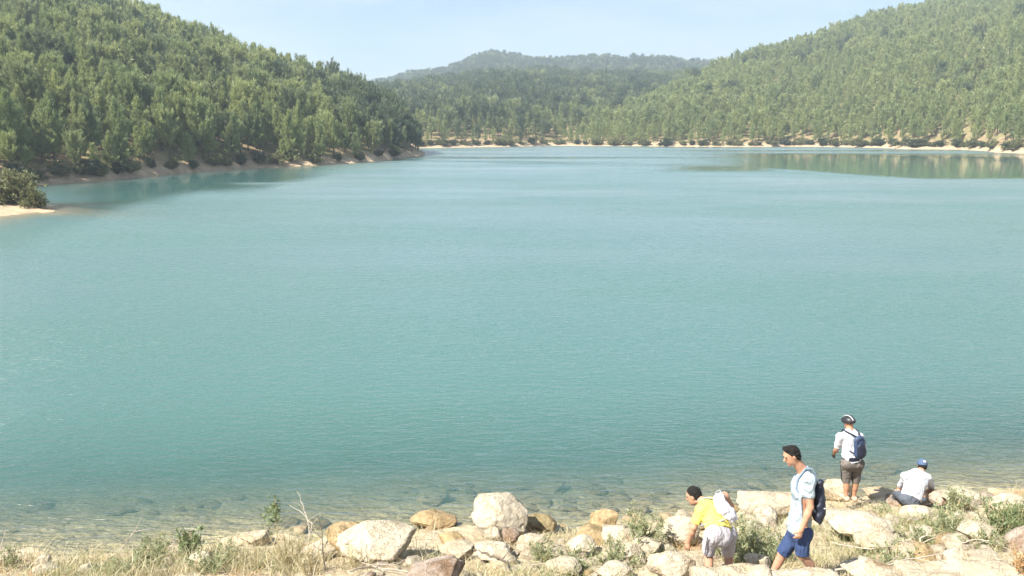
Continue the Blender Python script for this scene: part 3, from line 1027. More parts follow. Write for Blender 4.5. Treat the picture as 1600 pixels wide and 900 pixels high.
G1 = 'boulders along the waterline'
BIG = [
    # name, seed, box, mat, label, kwargs
    (11, (522, 803, 652, 884), 'rock_white', 'broad boulder with white top and brown front, lying low at the waterline', dict(rounded=0.6, sub=4, dr=0.8)),
    (12, (508, 808, 590, 872), 'rock_tan', 'tan wet rock sloping into the water behind the broad white-topped boulder', dict(rounded=0.6, dr=1.0)),
    (13, (640, 800, 716, 830), 'rock_tan', 'flat tan slab just breaking the water between the two large boulders', dict(rounded=0.7, dr=0.7)),
    (14, (734, 766, 824, 846), 'rock_white', 'tall rounded white boulder with shaded right side standing at the waterline', dict(rounded=0.75, dr=0.75, sub=4, rot=(0, 0.25))),
    (15, (684, 826, 728, 856), 'rock_tan', 'small tan rock left of the foot of the tall white boulder', dict(rounded=0.4)),
    (16, (818, 797, 871, 834), 'rock_olive', 'olive brown wet boulder touching the tall white boulder', dict(rounded=0.7)),
    (17, (755, 822, 787, 852), 'rock_pale', 'small brownish stone leaning on the foot of the tall white boulder', dict(rounded=0.5)),
    (18, (783, 824, 812, 852), 'rock_grey', 'small round grey-white stone under the tall white boulder', dict(rounded=0.9)),
    (19, (918, 795, 966, 838), 'rock_tan', 'pointed tan rock at the waterline left of the green weeds', dict(rounded=0.2, dr=0.7)),
    (20, (938, 816, 984, 852), 'rock_pale', 'pale block in front of the pointed tan rock', dict(rounded=0.4)),
    (21, (886, 834, 932, 866), 'rock_white', 'round white stone half hidden by weeds below the pointed rock', dict(rounded=0.9)),
    (22, (1032, 802, 1092, 856), 'rock_pale', 'pale rounded rock behind the reaching hand of the man in yellow', dict(rounded=0.7)),
    (23, (1008, 857, 1086, 915), 'rock_white', 'big white rock at the bottom edge beside the man in yellow', dict(rounded=0.55, dr=0.8)),
    (24, (1150, 769, 1250, 812), 'rock_pale', 'long pale boulder with shaded underside between the two walking men', dict(rounded=0.25, dr=0.6)),
    (25, (1176, 788, 1216, 822), 'rock_white', 'small pale stone against the long boulder between the men', dict(rounded=0.7)),
    (26, (1284, 742, 1332, 788), 'rock_white', 'white sided block left of the legs of the helmeted man', dict(rounded=0.15, dr=0.7)),
    (27, (1288, 778, 1390, 846), 'rock_white', 'huge pale rock on which the helmeted man stands', dict(rounded=0.45, dr=1.0, hk=0.62)),
    (28, (1350, 758, 1402, 784), 'rock_pale', 'low wet rock in the shallows right of the helmeted man', dict(rounded=0.6, hk=0.55)),
    (29, (1398, 762, 1452, 792), 'rock_pale', 'pale rock under the seated person in white', dict(rounded=0.4, hk=0.65)),
    (30, (1474, 756, 1534, 796), 'rock_white', 'large smooth white boulder right of the seated person', dict(rounded=0.7)),
    (31, (1544, 762, 1612, 806), 'rock_white', 'large white boulder with cracks at the right edge', dict(rounded=0.6)),
    (32, (1452, 768, 1480, 792), 'rock_grey', 'small dark-sided stone left of the smooth white boulder', dict(rounded=0.1)),
    (33, (1522, 766, 1552, 786), 'rock_grey', 'low brown rock between the two white boulders at right', dict(rounded=0.3)),
    (34, (1404, 786, 1460, 818), 'rock_white', 'pale flat stone below the seated person', dict(rounded=0.3)),
    (35, (1490, 808, 1556, 848), 'rock_pale', 'pale crumbling rock among the green weeds at right', dict(rounded=0.4)),
    (36, (1316, 866, 1384, 908), 'rock_white', 'wide pale slab at the bottom edge right of the blue shorts', dict(rounded=0.3, hk=0.4)),
    (37, (628, 868, 728, 922), 'rock_grey', 'brown and grey rock at the bottom edge below the broad boulder', dict(rounded=0.35)),
    (38, (376, 838, 424, 854), 'rock_pale', 'flat pale stone at the waterline behind the dry grass', dict(rounded=0.3)),
    (39, (296, 860, 330, 884), 'rock_white', 'small white stone in the grass below the bushy weed', dict(rounded=0.6)),
    (40, (472, 846, 534, 876), 'rock_pale', 'pinkish pale rock left of the broad boulder behind dry twigs', dict(rounded=0.4)),
    (41, (688, 846, 742, 876), 'rock_pale', 'cream rock just above the dark driftwood stick', dict(rounded=0.5)),
    (42, (740, 852, 800, 880), 'rock_white', 'cream rock behind the dark driftwood stick', dict(rounded=0.5)),
    (43, (806, 832, 858, 864), 'rock_pale', 'cream rock in front of the olive wet boulder', dict(rounded=0.5)),
    (44, (-14, 856, 20, 884), 'rock_pale', 'pinkish stone at the left edge of the bank', dict(rounded=0.5)),
    (45, (58, 866, 82, 890), 'rock_white', 'small upright white stone in the grass at far left', dict(rounded=0.3)),
    (46, (960, 846, 1006, 880), 'rock_pale', 'pale stone behind tall weeds left of the big white rock', dict(rounded=0.5)),
    (47, (930, 872, 990, 906), 'rock_white', 'low white stone at the bottom edge below the weeds', dict(rounded=0.5, hk=0.7)),
    (48, (1164, 862, 1204, 896), 'rock_white', 'white stone between the feet of the two walking men', dict(rounded=0.4)),
    (49, (1330, 816, 1404, 862), 'rock_pale', 'pale ledge with a shaded notch below the helmeted man', dict(rounded=0.2, hk=0.6)),
    (50, (1218, 806, 1262, 836), 'rock_pale', 'pale stone behind the waist of the man in blue shorts', dict(rounded=0.5)),
    (51, (850, 866, 910, 900), 'rock_pale', 'cream stone in dry grass below the weeds at bottom centre', dict(rounded=0.5, hk=0.7)),
]
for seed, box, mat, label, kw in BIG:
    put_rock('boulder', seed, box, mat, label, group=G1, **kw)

# rough-cut blocks at the very bottom, nearest the camera
def block_mesh(seed, dims, mat):
    r = np.random.default_rng(seed)
    n = 14
    g = []
    V, F = ICO[4]
    m = np.abs(V).max(1)
    V = V / m[:, None]                       # cube
    V = np.sign(V) * np.abs(V) ** 1.0
    V = V * (1 + 0.02 * fbm(V[:, 0] * 3, V[:, 1] * 3, V[:, 2] * 3, seed, 3))[:, None]
    V[:, 2] += 0.3 * fbm(V[:, 0] * 2.6, V[:, 1] * 2.2, V[:, 2] * 2.2, seed + 4, 3)
    V[:, 1] += 0.16 * fbm(V[:, 0] * 3.2, V[:, 2] * 3.2, V[:, 1] * 2.2, seed + 6, 3)
    return new_mesh('block', V * np.asarray(dims) / 2, F, M[mat], True)


for seed, (u0, u1, v, y), mat, lab in ((61, (1392, 1592, 872, 8.75), 'rock_pale', 'flat grey-white stone block at the bottom right edge'),
                                       (62, (1076, 1200, 880, 8.6), 'rock_pale', 'pinkish stone block hiding the feet of the man in yellow'),
                                       (63, (1200, 1306, 884, 8.6), 'rock_white', 'white stone block hiding the feet of the man in blue shorts')):
    a, b = P(u0, v, y), P(u1, v, y)
    w = b.x - a.x
    me = block_mesh(seed, (w * 0.98, 0.5, 0.5), mat)
    link('stone_block', me, loc=((a.x + b.x) / 2, y - 0.25, a.z - 0.27), label=lab, cat='stone block', group='stone blocks at the top of the bank')

# loose stones (above and below the waterline), sharing a few shapes
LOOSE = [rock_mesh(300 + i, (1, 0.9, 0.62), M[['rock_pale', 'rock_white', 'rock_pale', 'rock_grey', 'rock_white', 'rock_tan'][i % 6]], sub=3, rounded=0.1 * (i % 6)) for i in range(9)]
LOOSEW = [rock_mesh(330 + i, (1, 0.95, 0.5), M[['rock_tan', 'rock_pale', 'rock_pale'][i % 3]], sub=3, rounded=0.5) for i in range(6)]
r5 = np.random.default_rng(55)
MARKS = [('the left edge', 5, 870), ('the small upright white stone', 70, 878), ('the low spreading weed', 238, 880), ('the bushy weed', 296, 868), ('the tall thin weed', 432, 868), ('the broad white-topped boulder', 590, 850),
         ('the brown rock at the bottom edge', 680, 890), ('the tall white boulder', 780, 835), ('the olive wet boulder', 845, 820), ('the pointed tan rock', 940, 825), ('the clump of pale weeds', 1000, 862), ('the man in yellow', 1110, 870),
         ('the long pale boulder', 1200, 800), ('the man in blue shorts', 1245, 890), ('the helmeted man', 1328, 782), ('the seated person', 1425, 785), ('the smooth white boulder', 1504, 785), ('the bleached forked branch', 1440, 870), ('the cracked white boulder', 1578, 800), ('the dense weeds at right', 1575, 850)]
MK = [(nm, np.array(ground_at(u, v))) for nm, u, v in MARKS]


def name_stones(objs, words):
    near_ = {}
    for o in objs:
        d, nm = min((float(np.linalg.norm(p_ - np.array(o.location))), nm) for nm, p_ in MK)
        near_.setdefault(nm, []).append((d, o))
    for nm, l in near_.items():
        for k, (d, o) in enumerate(sorted(l, key=lambda t: t[0])):
            o['label'] = '%s, %snearest to %s' % (words, '' if k == 0 else ordinal(k + 1) + ' ', nm)


made = []
while len(made) < 230:
    u = r5.uniform(-20, 1620)
    v = r5.uniform(0, 1)
    p = ground_at(u, 905 - v * (905 - np.interp(u, [0, 400, 800, 1200, 1600], [866, 846, 830, 800, 766])))
    if fbm(np.array([p.x * 0.8]), np.array([p.y * 0.8]), None, 66, 2)[0] < -0.2 + (0.3 if u < 450 else 0):
        continue
    s = min((0.11 if u < 900 else 0.17) * math.exp(abs(r5.normal()) * 0.75), 0.42 if u < 900 else 0.62)
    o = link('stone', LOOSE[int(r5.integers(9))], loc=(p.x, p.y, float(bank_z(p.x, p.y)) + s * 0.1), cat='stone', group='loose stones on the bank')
    o.rotation_euler = (r5.normal() * 0.3, r5.normal() * 0.3, r5.uniform(0, 6.28)); o.scale = (s, s * r5.uniform(0.8, 1.2), s * r5.uniform(0.7, 1.2))
    made.append(o)
name_stones(made, 'loose pale bank stone')
made = []
while len(made) < 130:
    x = r5.uniform(-11, 14); off = r5.uniform(-0.2, 4.2)
    y = float(yw(x)) + off
    if fbm(np.array([x * 0.5]), np.array([y * 0.5]), None, 67, 2)[0] < -0.1:
        continue
    s = min(0.22 * math.exp(abs(r5.normal()) * 0.7), 0.85)
    z = float(bank_z(x, y))
    s = min(s, 0.3 + (-z) * 0.9)
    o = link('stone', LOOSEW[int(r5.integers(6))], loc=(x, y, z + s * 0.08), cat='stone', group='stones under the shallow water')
    o.rotation_euler = (r5.normal() * 0.2, r5.normal() * 0.2, r5.uniform(0, 6.28)); o.scale = (s, s * r5.uniform(0.8, 1.2), s * r5.uniform(0.6, 0.9))
    made.append(o)
name_stones(made, 'brownish underwater stone')

# ------------------------------------------------------------------ dry grass
def blades(X, Y, H, W, mat, name, label, r, lean=0.5, zoff=0.0, seg=3):
    n = len(X)
    Z = bank_z(X, Y) - 0.02 + zoff
    a = r.uniform(0, 6.283, n)
    ld = np.stack([np.cos(a), np.sin(a)], -1) * (H * lean * r.uniform(0.1, 1.3, n))[:, None]
    sd = np.stack([-np.sin(a), np.cos(a)], -1) * 0.5
    sa = r.uniform(0, 6.283, n)
    sd = np.stack([np.cos(sa), np.sin(sa)], -1) * 0.5
    V = np.empty((n, seg * 2 + 1, 3))
    for k in range(seg):
        t = k / seg
        c = np.stack([X + ld[:, 0] * t ** 1.8, Y + ld[:, 1] * t ** 1.8, Z + H * (t - 0.28 * lean * t * t)], -1)
        w = (W * (1 - 0.6 * t))[:, None]
        V[:, 2 * k, :2] = c[:, :2] - sd * w; V[:, 2 * k, 2] = c[:, 2]
        V[:, 2 * k + 1, :2] = c[:, :2] + sd * w; V[:, 2 * k + 1, 2] = c[:, 2]
    V[:, -1] = np.stack([X + ld[:, 0], Y + ld[:, 1], Z + H * (1 - 0.28 * lean)], -1)
    F = []
    base = (np.arange(n) * (seg * 2 + 1))[:, None]
    for k in range(seg - 1):
        F.append(base + np.array([[2 * k, 2 * k + 1, 2 * k + 3]]))
        F.append(base + np.array([[2 * k, 2 * k + 3, 2 * k + 2]]))
    F.append(base + np.array([[2 * seg - 2, 2 * seg - 1, 2 * seg]]))
    me = new_mesh(name, V.reshape(-1, 3), np.concatenate(F), mat)
    return link(name, me, kind='stuff', label=label)


def sample_bank(n, dens, r, dmin=0.1, dmax=6.2):
    X, Y = [], []
    tot = 0
    while tot < n:
        x = r.uniform(-10.5, 12.5, 20000); off = r.uniform(dmin, dmax, 20000)
        y = yw(x) - off
        k = dens(x, y, off) > r.uniform(size=20000)
        X.append(x[k]); Y.append(y[k]); tot += int(k.sum())
    return np.concatenate(X)[:n], np.concatenate(Y)[:n]


r6 = np.random.default_rng(66)
d_straw = lambda x, y, o: np.clip(0.2 + 1.8 * fbm(x * 0.9, y * 0.9, None, 91, 3), 0, 1) * np.clip(0.25 + o * 0.9, 0, 1) * np.where(x < -2.5, 0.55, 1.0)
X, Y = sample_bank(30000, d_straw, r6)
blades(X, Y, r6.uniform(0.06, 0.26, len(X)), np.full(len(X), 0.008), M['straw'], 'dry_grass', 'dry straw-coloured grass lying over the stony bank', r6, 1.3)
X, Y = sample_bank(9000, lambda x, y, o: np.clip(-0.25 + 1.6 * fbm(x * 0.7 + 30, y * 0.7, None, 94, 3), 0, 1), r6, 0.3)
blades(X, Y, r6.uniform(0.05, 0.2, len(X)), np.full(len(X), 0.01), M['rust_straw'], 'brown_litter', 'brown dead stalks and litter lying between the stones', r6, 1.6)
d_green = lambda x, y, o: np.clip(-0.1 + 1.5 * fbm(x * 0.6 + 9, y * 0.6, None, 92, 3), 0, 1) * np.clip(o * 0.8, 0, 1)
X, Y = sample_bank(15000, d_green, r6, 0.25)
blades(X, Y, r6.uniform(0.08, 0.32, len(X)), np.full(len(X), 0.009), M['grass_green'], 'green_grass', 'thin yellow-green grass growing between the stones', r6, 0.8)
d_left = lambda x, y, o: np.clip((-1.0 - x) * 0.3, 0, 1) * np.clip(0.5 + fbm(x * 0.9, y * 0.9, None, 93, 3), 0, 1) * np.clip(o * 1.5, 0.05, 1)
X, Y = sample_bank(3200, d_left, r6, 0.0, 3.2)
blades(X, Y, r6.uniform(0.12, 0.5, len(X)), np.full(len(X), 0.009), M['straw'], 'tall_dry_grass', 'taller dry grass hanging over the water at the left', r6, 0.9)


# ------------------------------------------------------------------ weeds, twigs and driftwood
def make_weed(seed, h, nst, spread, leaf, mat, top_only=False, lw=0.3):
    r = np.random.default_rng(seed)
    gs, gl = Geo(), Geo()
    C, O = [], []
    for b in range(nst):
        a = r.uniform(0, 6.28); s = spread * r.uniform(0.1, 1.0)
        L = h * r.uniform(0.6, 1.0)
        tip = np.array([math.cos(a) * s, math.sin(a) * s, L])
        b0 = np.array([math.cos(a) * s * 0.25, math.sin(a) * s * 0.25, -0.05])
        mid = (b0 + tip) / 2 + r.normal(size=3) * 0.03 * h + np.array([0, 0, 0.06 * h])
        V, F = tube([b0, mid, tip], [0.008, 0.006, 0.003], 4)
        gs.add(V, F)
        for q in range(int(14 * L / 0.6) + 4):
            t = r.uniform(0.62 if top_only else 0.15, 1.0)
            p = (1 - t) ** 2 * b0 + 2 * t * (1 - t) * mid + t * t * tip
            C.append(p + r.normal(size=3) * (0.045 if top_only else 0.025)); O.append(unit(r.normal(size=3) + np.array([0, 0, 0.5])))
    k = len(C); C = np.array(C); O = np.array(O)
    V, F = tufts(C, O, 5, leaf, leaf * lw, r, 0.8, 0.2)
    gl.add(V, F)
    return gs.mesh('weed_stems', M['stem']), gl.mesh('weed_leaves', mat)


def put_weed(seed, u, v, h, nst, spread, leaf, mat, label, **kw):
    p = ground_at(u, v)
    s_, l_ = make_weed(seed, h, nst, spread, leaf, M[mat], **kw)
    e = link('weed', None, loc=(p.x, p.y, float(bank_z(p.x, p.y))), label=label, cat='weed', group='weeds on the bank')
    link('stems', s_, e); link('leaves', l_, e)


for i, a in enumerate([
    (432, 868, 1.05, 3, 0.3, 0.05, 'weed_leafy', 'tall thin weed with leafy tops standing against the water', dict(top_only=True, lw=0.5)),
    (296, 868, 0.55, 12, 0.3, 0.07, 'weed_leafy', 'bushy green weed at the waterline left of the tall thin weed', dict(lw=0.45)),
    (238, 884, 0.42, 16, 0.42, 0.06, 'weed', 'low spreading green weed left of the bushy one', {}),
    (205, 900, 0.3, 14, 0.35, 0.06, 'weed', 'low bright green weed at the bottom edge on the left', {}),
    (330, 896, 0.34, 16, 0.42, 0.06, 'weed', 'pale green weed in front of the bushy one', {}),
    (250, 866, 0.5, 14, 0.35, 0.05, 'weed', 'pale feathery weed at the waterline left of the bushy one', {}),
    (350, 876, 0.42, 14, 0.35, 0.05, 'weed', 'pale feathery weed right of the bushy one', {}),
    (400, 884, 0.45, 16, 0.4, 0.045, 'straw', 'dried straw-coloured weed left of the tall thin weed', dict(lw=0.15)),
    (452, 882, 0.6, 18, 0.4, 0.045, 'straw', 'dried wiry weed at the foot of the tall thin weed', dict(lw=0.15)),
    (488, 892, 0.5, 18, 0.4, 0.045, 'straw', 'dried wiry weed beside the thin dark twig', dict(lw=0.15)),
    (130, 888, 0.3, 12, 0.35, 0.045, 'straw', 'dried low weed near the small upright white stone', dict(lw=0.15)),
    (560, 892, 0.3, 14, 0.4, 0.045, 'straw', 'dried weed in front of the broad white-topped boulder', dict(lw=0.15)),
    (22, 888, 0.4, 8, 0.25, 0.05, 'weed', 'sparse green weed near the left edge', {}),
    (1000, 862, 0.62, 26, 0.5, 0.06, 'weed', 'tall clump of pale green weeds left of the man in yellow', {}),
    (960, 882, 0.4, 22, 0.5, 0.06, 'weed', 'low clump of green weeds in front of the tall clump', {}),
    (900, 884, 0.34, 18, 0.45, 0.06, 'weed', 'low green weeds beside the cream stone at bottom centre', {}),
    (1176, 868, 0.62, 44, 0.55, 0.055, 'weed', 'broad green weed thicket between the two walking men', {}),
    (1150, 880, 0.4, 26, 0.4, 0.055, 'weed', 'lower green weeds at the legs of the man in yellow', {}),
    (1206, 872, 0.45, 26, 0.4, 0.055, 'weed', 'green weeds just behind the front leg of the man in blue shorts', {}),
    (1490, 800, 0.6, 18, 0.3, 0.06, 'weed', 'upright green weed in front of the smooth white boulder', {}),
    (1478, 832, 0.45, 26, 0.55, 0.06, 'weed', 'spreading green weeds below the smooth white boulder', {}),
    (1440, 846, 0.3, 20, 0.5, 0.06, 'weed', 'low green weeds above the dry white twigs', {}),
    (1566, 836, 0.55, 36, 0.5, 0.055, 'weed_leafy', 'dense green weed thicket below the cracked white boulder', {}),
    (1596, 850, 0.55, 34, 0.45, 0.055, 'weed_leafy', 'dense green weed thicket at the right edge', {}),
    (1540, 858, 0.3, 20, 0.45, 0.055, 'weed', 'low weeds in front of the dense thicket at right', {}),
    (1400, 880, 0.25, 20, 0.5, 0.055, 'weed', 'low green weeds below the dry white twigs', {}),
    (840, 872, 0.3, 18, 0.4, 0.055, 'weed', 'pale weeds in front of the olive boulder', {}),
    (1376, 806, 0.25, 14, 0.3, 0.05, 'weed', 'small green weeds on the rock below the helmeted man', {}),
    (1322, 838, 0.22, 14, 0.4, 0.05, 'weed', 'small pale weeds on the huge rock below the helmeted man', {}),
]):
    put_weed(700 + i, *a[:-1], **a[-1])

# orange-brown tuft at the right edge
p = ground_at(1600, 899)
s_, l_ = make_weed(790, 0.42, 60, 0.28, 0.05, M['rust_straw'])
e = link('dry_tuft', None, loc=(p.x + 0.02, p.y - 0.1, p.z - 0.02), label='orange-brown dried plant tuft in the bottom right corner', cat='dry plant')
link('stems', s_, e); link('leaves', l_, e)


def stick(name, pix, rad, mat, label, group=None, forks=(), lift=0.05, n=6):
    """a dead branch through photo pixels, each with a height over the bank"""
    pts = []
    for (u, v, hgt) in pix:
        g = ground_at(u, v)
        if hgt > 0:                     # raised point: keep the pixel, come nearer along the ray to be hgt above ground
            lo, hi = 6.0, g.y
            for _ in range(30):
                mid = (lo + hi) / 2
                q = P(u, v, mid)
                if q.z - float(bank_z(q.x, q.y, False)) > hgt:
                    lo = mid
                else:
                    hi = mid
            g = P(u, v, hi)
        pts.append(np.array(g) + np.array([0, 0, lift]))
    pts = np.array(pts)
    t = np.linspace(0, 1, len(pts)); tt = np.linspace(0, 1, max(len(pts) * 3, 6))
    sm = np.stack([np.interp(tt, t, pts[:, k]) for k in range(3)], -1)
    r = np.random.default_rng(len(label) * 7 + int(pix[0][0]))
    sm[1:-1] += r.normal(size=(len(sm) - 2, 3)) * rad * 0.7
    c = sm.mean(0)
    g0 = Geo()
    V, F = tube(sm - c, np.linspace(rad, rad * 0.35, len(sm)), n)
    g0.add(V, F)
    o = link(name, g0.mesh(name, M[mat], True), loc=c, label=label, cat='branch', group=group)
    for (k, vec, fr) in forks:
        b = sm[int(k * (len(sm) - 1))] - c
        vec = np.array(vec, float)
        V, F = tube([b, b + vec * 0.5 + r.normal(size=3) * 0.02, b + vec], [fr, fr * 0.7, fr * 0.3], 5)
        g = Geo(); g.add(V, F)
        link('twig', g.mesh('twig', M[mat], True), o)
    return o


stick('driftwood', [(738, 861, 0.1), (752, 868, 0.1), (770, 873, 0.08), (786, 880, 0.05), (797, 896, 0.04)], 0.028, 'dark_wood', 'dark bent driftwood stick lying on pale stones at bottom centre', forks=[(0.75, (0.12, 0.12, 0.1), 0.01)])
stick('dry_branch', [(548, 898, 0.06), (580, 888, 0.08), (612, 886, 0.08), (640, 876, 0.1)], 0.014, 'dry_wood', 'long curved dry branch below the broad boulder', forks=[(0.5, (-0.1, -0.25, 0.02), 0.008), (0.7, (0.2, -0.1, 0.1), 0.007)])
stick('dry_branch', [(560, 884, 0.03), (600, 893, 0.04), (650, 899, 0.04)], 0.012, 'dry_wood', 'dry branch crossing under the long curved one', forks=[(0.4, (0.15, 0.1, 0.05), 0.006)])
stick('dry_branch', [(508, 896, 0.02), (505, 868, 0.3), (503, 835, 0.62), (497, 812, 0.85)], 0.011, 'dark_wood', 'thin dark upright twig left of the broad boulder', forks=[(0.6, (-0.28, 0.1, 0.25), 0.006), (0.45, (-0.25, 0.1, 0.12), 0.005), (0.8, (0.12, 0, 0.15), 0.004)])
stick('dry_branch', [(480, 880, 0.05), (484, 830, 0.5), (476, 800, 0.8), (464, 772, 1.05)], 0.01, 'dry_wood', 'pale leaning twig rising over the water right of the tall weed', forks=[(0.5, (0.2, 0.1, 0.1), 0.005), (0.7, (-0.16, 0, 0.16), 0.005)])
stick('dry_branch', [(470, 860, 0.1), (490, 826, 0.4), (470, 804, 0.6), (452, 793, 0.7)], 0.009, 'dry_wood', 'pale arching stalk between the tall weed and the leaning twig', forks=[(0.4, (0.15, 0.1, 0.12), 0.005)])
stick('dry_branch', [(182, 872, 0.0), (200, 848, 0.2), (214, 828, 0.42), (224, 808, 0.55)], 0.008, 'dry_wood', 'thin pale forked twig over the water left of the bushy weed', forks=[(0.6, (0.3, 0.05, 0.03), 0.005), (0.35, (-0.12, 0.02, 0.22), 0.005)])
stick('dry_branch', [(0, 880, 0.0), (4, 852, 0.3), (9, 832, 0.5)], 0.008, 'dry_wood', 'thin upright stalk at the left edge')
stick('dry_branch', [(14, 876, 0.0), (24, 850, 0.25)], 0.009, 'dry_wood', 'short leaning stalk near the left edge')
stick('dry_branch', [(1432, 876, 0.0), (1438, 850, 0.2), (1456, 832, 0.35)], 0.016, 'dry_wood', 'bleached forked branch standing in the weeds above the flat block', forks=[(0.4, (0.25, 0.05, 0.08), 0.008), (0.55, (-0.1, 0, 0.2), 0.007), (0.75, (0.15, 0, 0.02), 0.006)])
stick('dry_branch', [(1304, 896, 0.05), (1370, 890, 0.1), (1430, 878, 0.1), (1480, 868, 0.12), (1540, 850, 0.1)], 0.014, 'dry_wood', 'long bleached branch running to the flat block at bottom right', forks=[(0.5, (0.3, -0.15, -0.02), 0.007), (0.3, (0.3, 0.15, 0.1), 0.007)])
stick('dry_branch', [(1300, 852, 0.05), (1340, 862, 0.06), (1392, 860, 0.1), (1424, 848, 0.15)], 0.011, 'dry_wood', 'thin bleached branch across the rock right of the blue shorts', forks=[(0.6, (0.25, 0, -0.08), 0.006)])
stick('dry_branch', [(1494, 858, 0.05), (1520, 848, 0.12), (1556, 852, 0.08), (1580, 868, 0.03)], 0.01, 'dry_wood', 'arched bleached branch above the flat block', forks=[(0.5, (0.2, -0.1, -0.05), 0.005)])
stick('dry_branch', [(830, 888, 0.05), (880, 882, 0.07), (940, 876, 0.06)], 0.01, 'dry_wood', 'thin branch lying across the grass at bottom centre')

# ------------------------------------------------------------------ people: smooth distance-field bodies
A = lambda v: np.array(v, float)


def nz(v):
    v = A(v)
    return v / (np.linalg.norm(v) + 1e-9)


def cap(a, b, ra, rb, k=0.03):
    a, b = A(a), A(b)
    R = max(ra, rb)

    def f(p):
        ab = b - a
        t = np.clip(((p - a) @ ab) / (ab @ ab + 1e-9), 0, 1)
        return np.linalg.norm(p - a - t[..., None] * ab, axis=-1) - (ra + (rb - ra) * t)
    return f, np.minimum(a, b) - R, np.maximum(a, b) + R, k


def flat(a, b, ra, rb, axis, ratio, k=0.04):
    """capsule flattened along axis (ratio > 1 = thinner that way)"""
    a, b, ax = A(a), A(b), nz(axis)
    R = max(ra, rb)

    def f(p):
        ab = b - a
        q = p - a
        t = np.clip((q @ ab) / (ab @ ab + 1e-9), 0, 1)
        q = q - t[..., None] * ab
        c = (q @ ax)[..., None] * ax
        q = q + c * (ratio - 1)
        return (np.linalg.norm(q, axis=-1) - (ra + (rb - ra) * t)) / (0.5 + 0.5 * ratio)
    return f, np.minimum(a, b) - R, np.maximum(a, b) + R, k


def ell(c, ax, rad, k=0.03):
    c = A(c); ax = A(ax); rad = A(rad)
    R = rad.max()

    def f(p):
        q = (p - c) @ ax.T / rad
        n = np.linalg.norm(q, axis=-1)
        return (n - 1) * np.minimum(rad.min() * 1.15, R)
    return f, c - R, c + R, k


def fat(pr, d):
    f, lo, hi, k = pr
    return (lambda p: f(p) - d), lo - d, hi + d, k


EDGES = [(0, 1), (2, 3), (4, 5), (6, 7), (0, 2), (1, 3), (4, 6), (5, 7), (0, 4), (1, 5), (2, 6), (3, 7)]


def nets(prims, cell, cuts=(), wrinkle=0.0, wscale=14.0, carve=()):
    """naive surface nets over the smooth union of prims"""
    lo = np.min([p[1] for p in prims], 0) - 0.04
    hi = np.max([p[2] for p in prims], 0) + 0.04
    n = np.ceil((hi - lo) / cell).astype(int) + 1
    f = np.full(n, 1.0, np.float32)
    axs = [lo[i] + np.arange(n[i]) * cell for i in range(3)]

    def sub(plo, phi, pad):
        s = []
        for i in range(3):
            a = max(0, int((plo[i] - pad - lo[i]) / cell)); b = min(n[i], int((phi[i] + pad - lo[i]) / cell) + 2)
            s.append(slice(a, b))
        g = np.stack(np.meshgrid(axs[0][s[0]], axs[1][s[1]], axs[2][s[2]], indexing='ij'), -1)
        return tuple(s), g
    for fn, plo, phi, k in prims:
        s, g = sub(plo, phi, 0.06)
        d = fn(g); c = f[s]
        h = np.maximum(k - np.abs(c - d), 0) / k
        f[s] = np.minimum(c, d) - h * h * k * 0.25
    for fn, plo, phi, k in carve:
        s, g = sub(plo, phi, 0.03)
        f[s] = np.maximum(f[s], -fn(g))
    if wrinkle or cuts:
        g = np.stack(np.meshgrid(*axs, indexing='ij'), -1)
        if wrinkle:
            m = np.abs(f) < 0.05
            q = g[m]
            f[m] += wrinkle * fbm(q[:, 0] * wscale, q[:, 1] * wscale, q[:, 2] * wscale * 1.6, 5, 2)
        for (p0, nrm) in cuts:
            f = np.maximum(f, ((g - A(p0)) @ nz(nrm)).astype(np.float32))
    ins = f < 0
    cs = [ins[a:n[0] - 1 + a, b:n[1] - 1 + b, c:n[2] - 1 + c] for a in (0, 1) for b in (0, 1) for c in (0, 1)]
    tot = sum(c.astype(np.int8) for c in cs)
    mask = (tot > 0) & (tot < 8)
    I = np.argwhere(mask)
    offs = A([(a, b, c) for a in (0, 1) for b in (0, 1) for c in (0, 1)])
    vals = np.stack([f[I[:, 0] + int(o[0]), I[:, 1] + int(o[1]), I[:, 2] + int(o[2])] for o in offs], 1)
    acc = np.zeros((len(I), 3)); cnt_ = np.zeros(len(I))
    for a, b in EDGES:
        va, vb = vals[:, a], vals[:, b]
        x = (va < 0) != (vb < 0)
        t = np.where(x, va / np.where(x, va - vb, 1), 0)
        acc += np.where(x[:, None], offs[a] + t[:, None] * (offs[b] - offs[a]), 0)
        cnt_ += x
    V = lo + (I + acc / cnt_[:, None]) * cell
    vid = np.full(mask.shape, -1, np.int64)
    vid[mask] = np.arange(len(I))
    Fs = []
    for ax in range(3):
        o1, o2 = [(1, 2), (2, 0), (0, 1)][ax]
        sl = [slice(1, n[i] - 1) for i in range(3)]
        sl0, sl1 = list(sl), list(sl)
        sl0[ax] = slice(0, n[ax] - 1); sl1[ax] = slice(1, n[ax])
        s0, s1 = ins[tuple(sl0)], ins[tuple(sl1)]
        E = np.argwhere(s0 != s1)
        flip = s0[s0 != s1]
        base = E.copy()
        for i in range(3):
            if i != ax:
                base[:, i] += 1
        q = []
        for da, db in ((0, 0), (1, 0), (1, 1), (0, 1)):
            c = base.copy(); c[:, o1] -= da; c[:, o2] -= db
            q.append(vid[c[:, 0], c[:, 1], c[:, 2]])
        Q = np.stack(q, 1)
        Q[~flip] = Q[~flip][:, ::-1]
        Fs.append(Q)
    F = np.concatenate(Fs)
    return V, F[(F >= 0).all(1)]


def sdf_part(name, parent, prims, mat, cell=0.009, **kw):
    V, F = nets(prims, cell, **kw)
    o0 = A((0, 0, 0))
    q = parent
    while q is not None:                 # parents are only moved, never turned
        o0 = o0 + A(q.location); q = q.parent
    me = new_mesh(name, V - o0, F, mat, True)
    return link(name, me, parent)


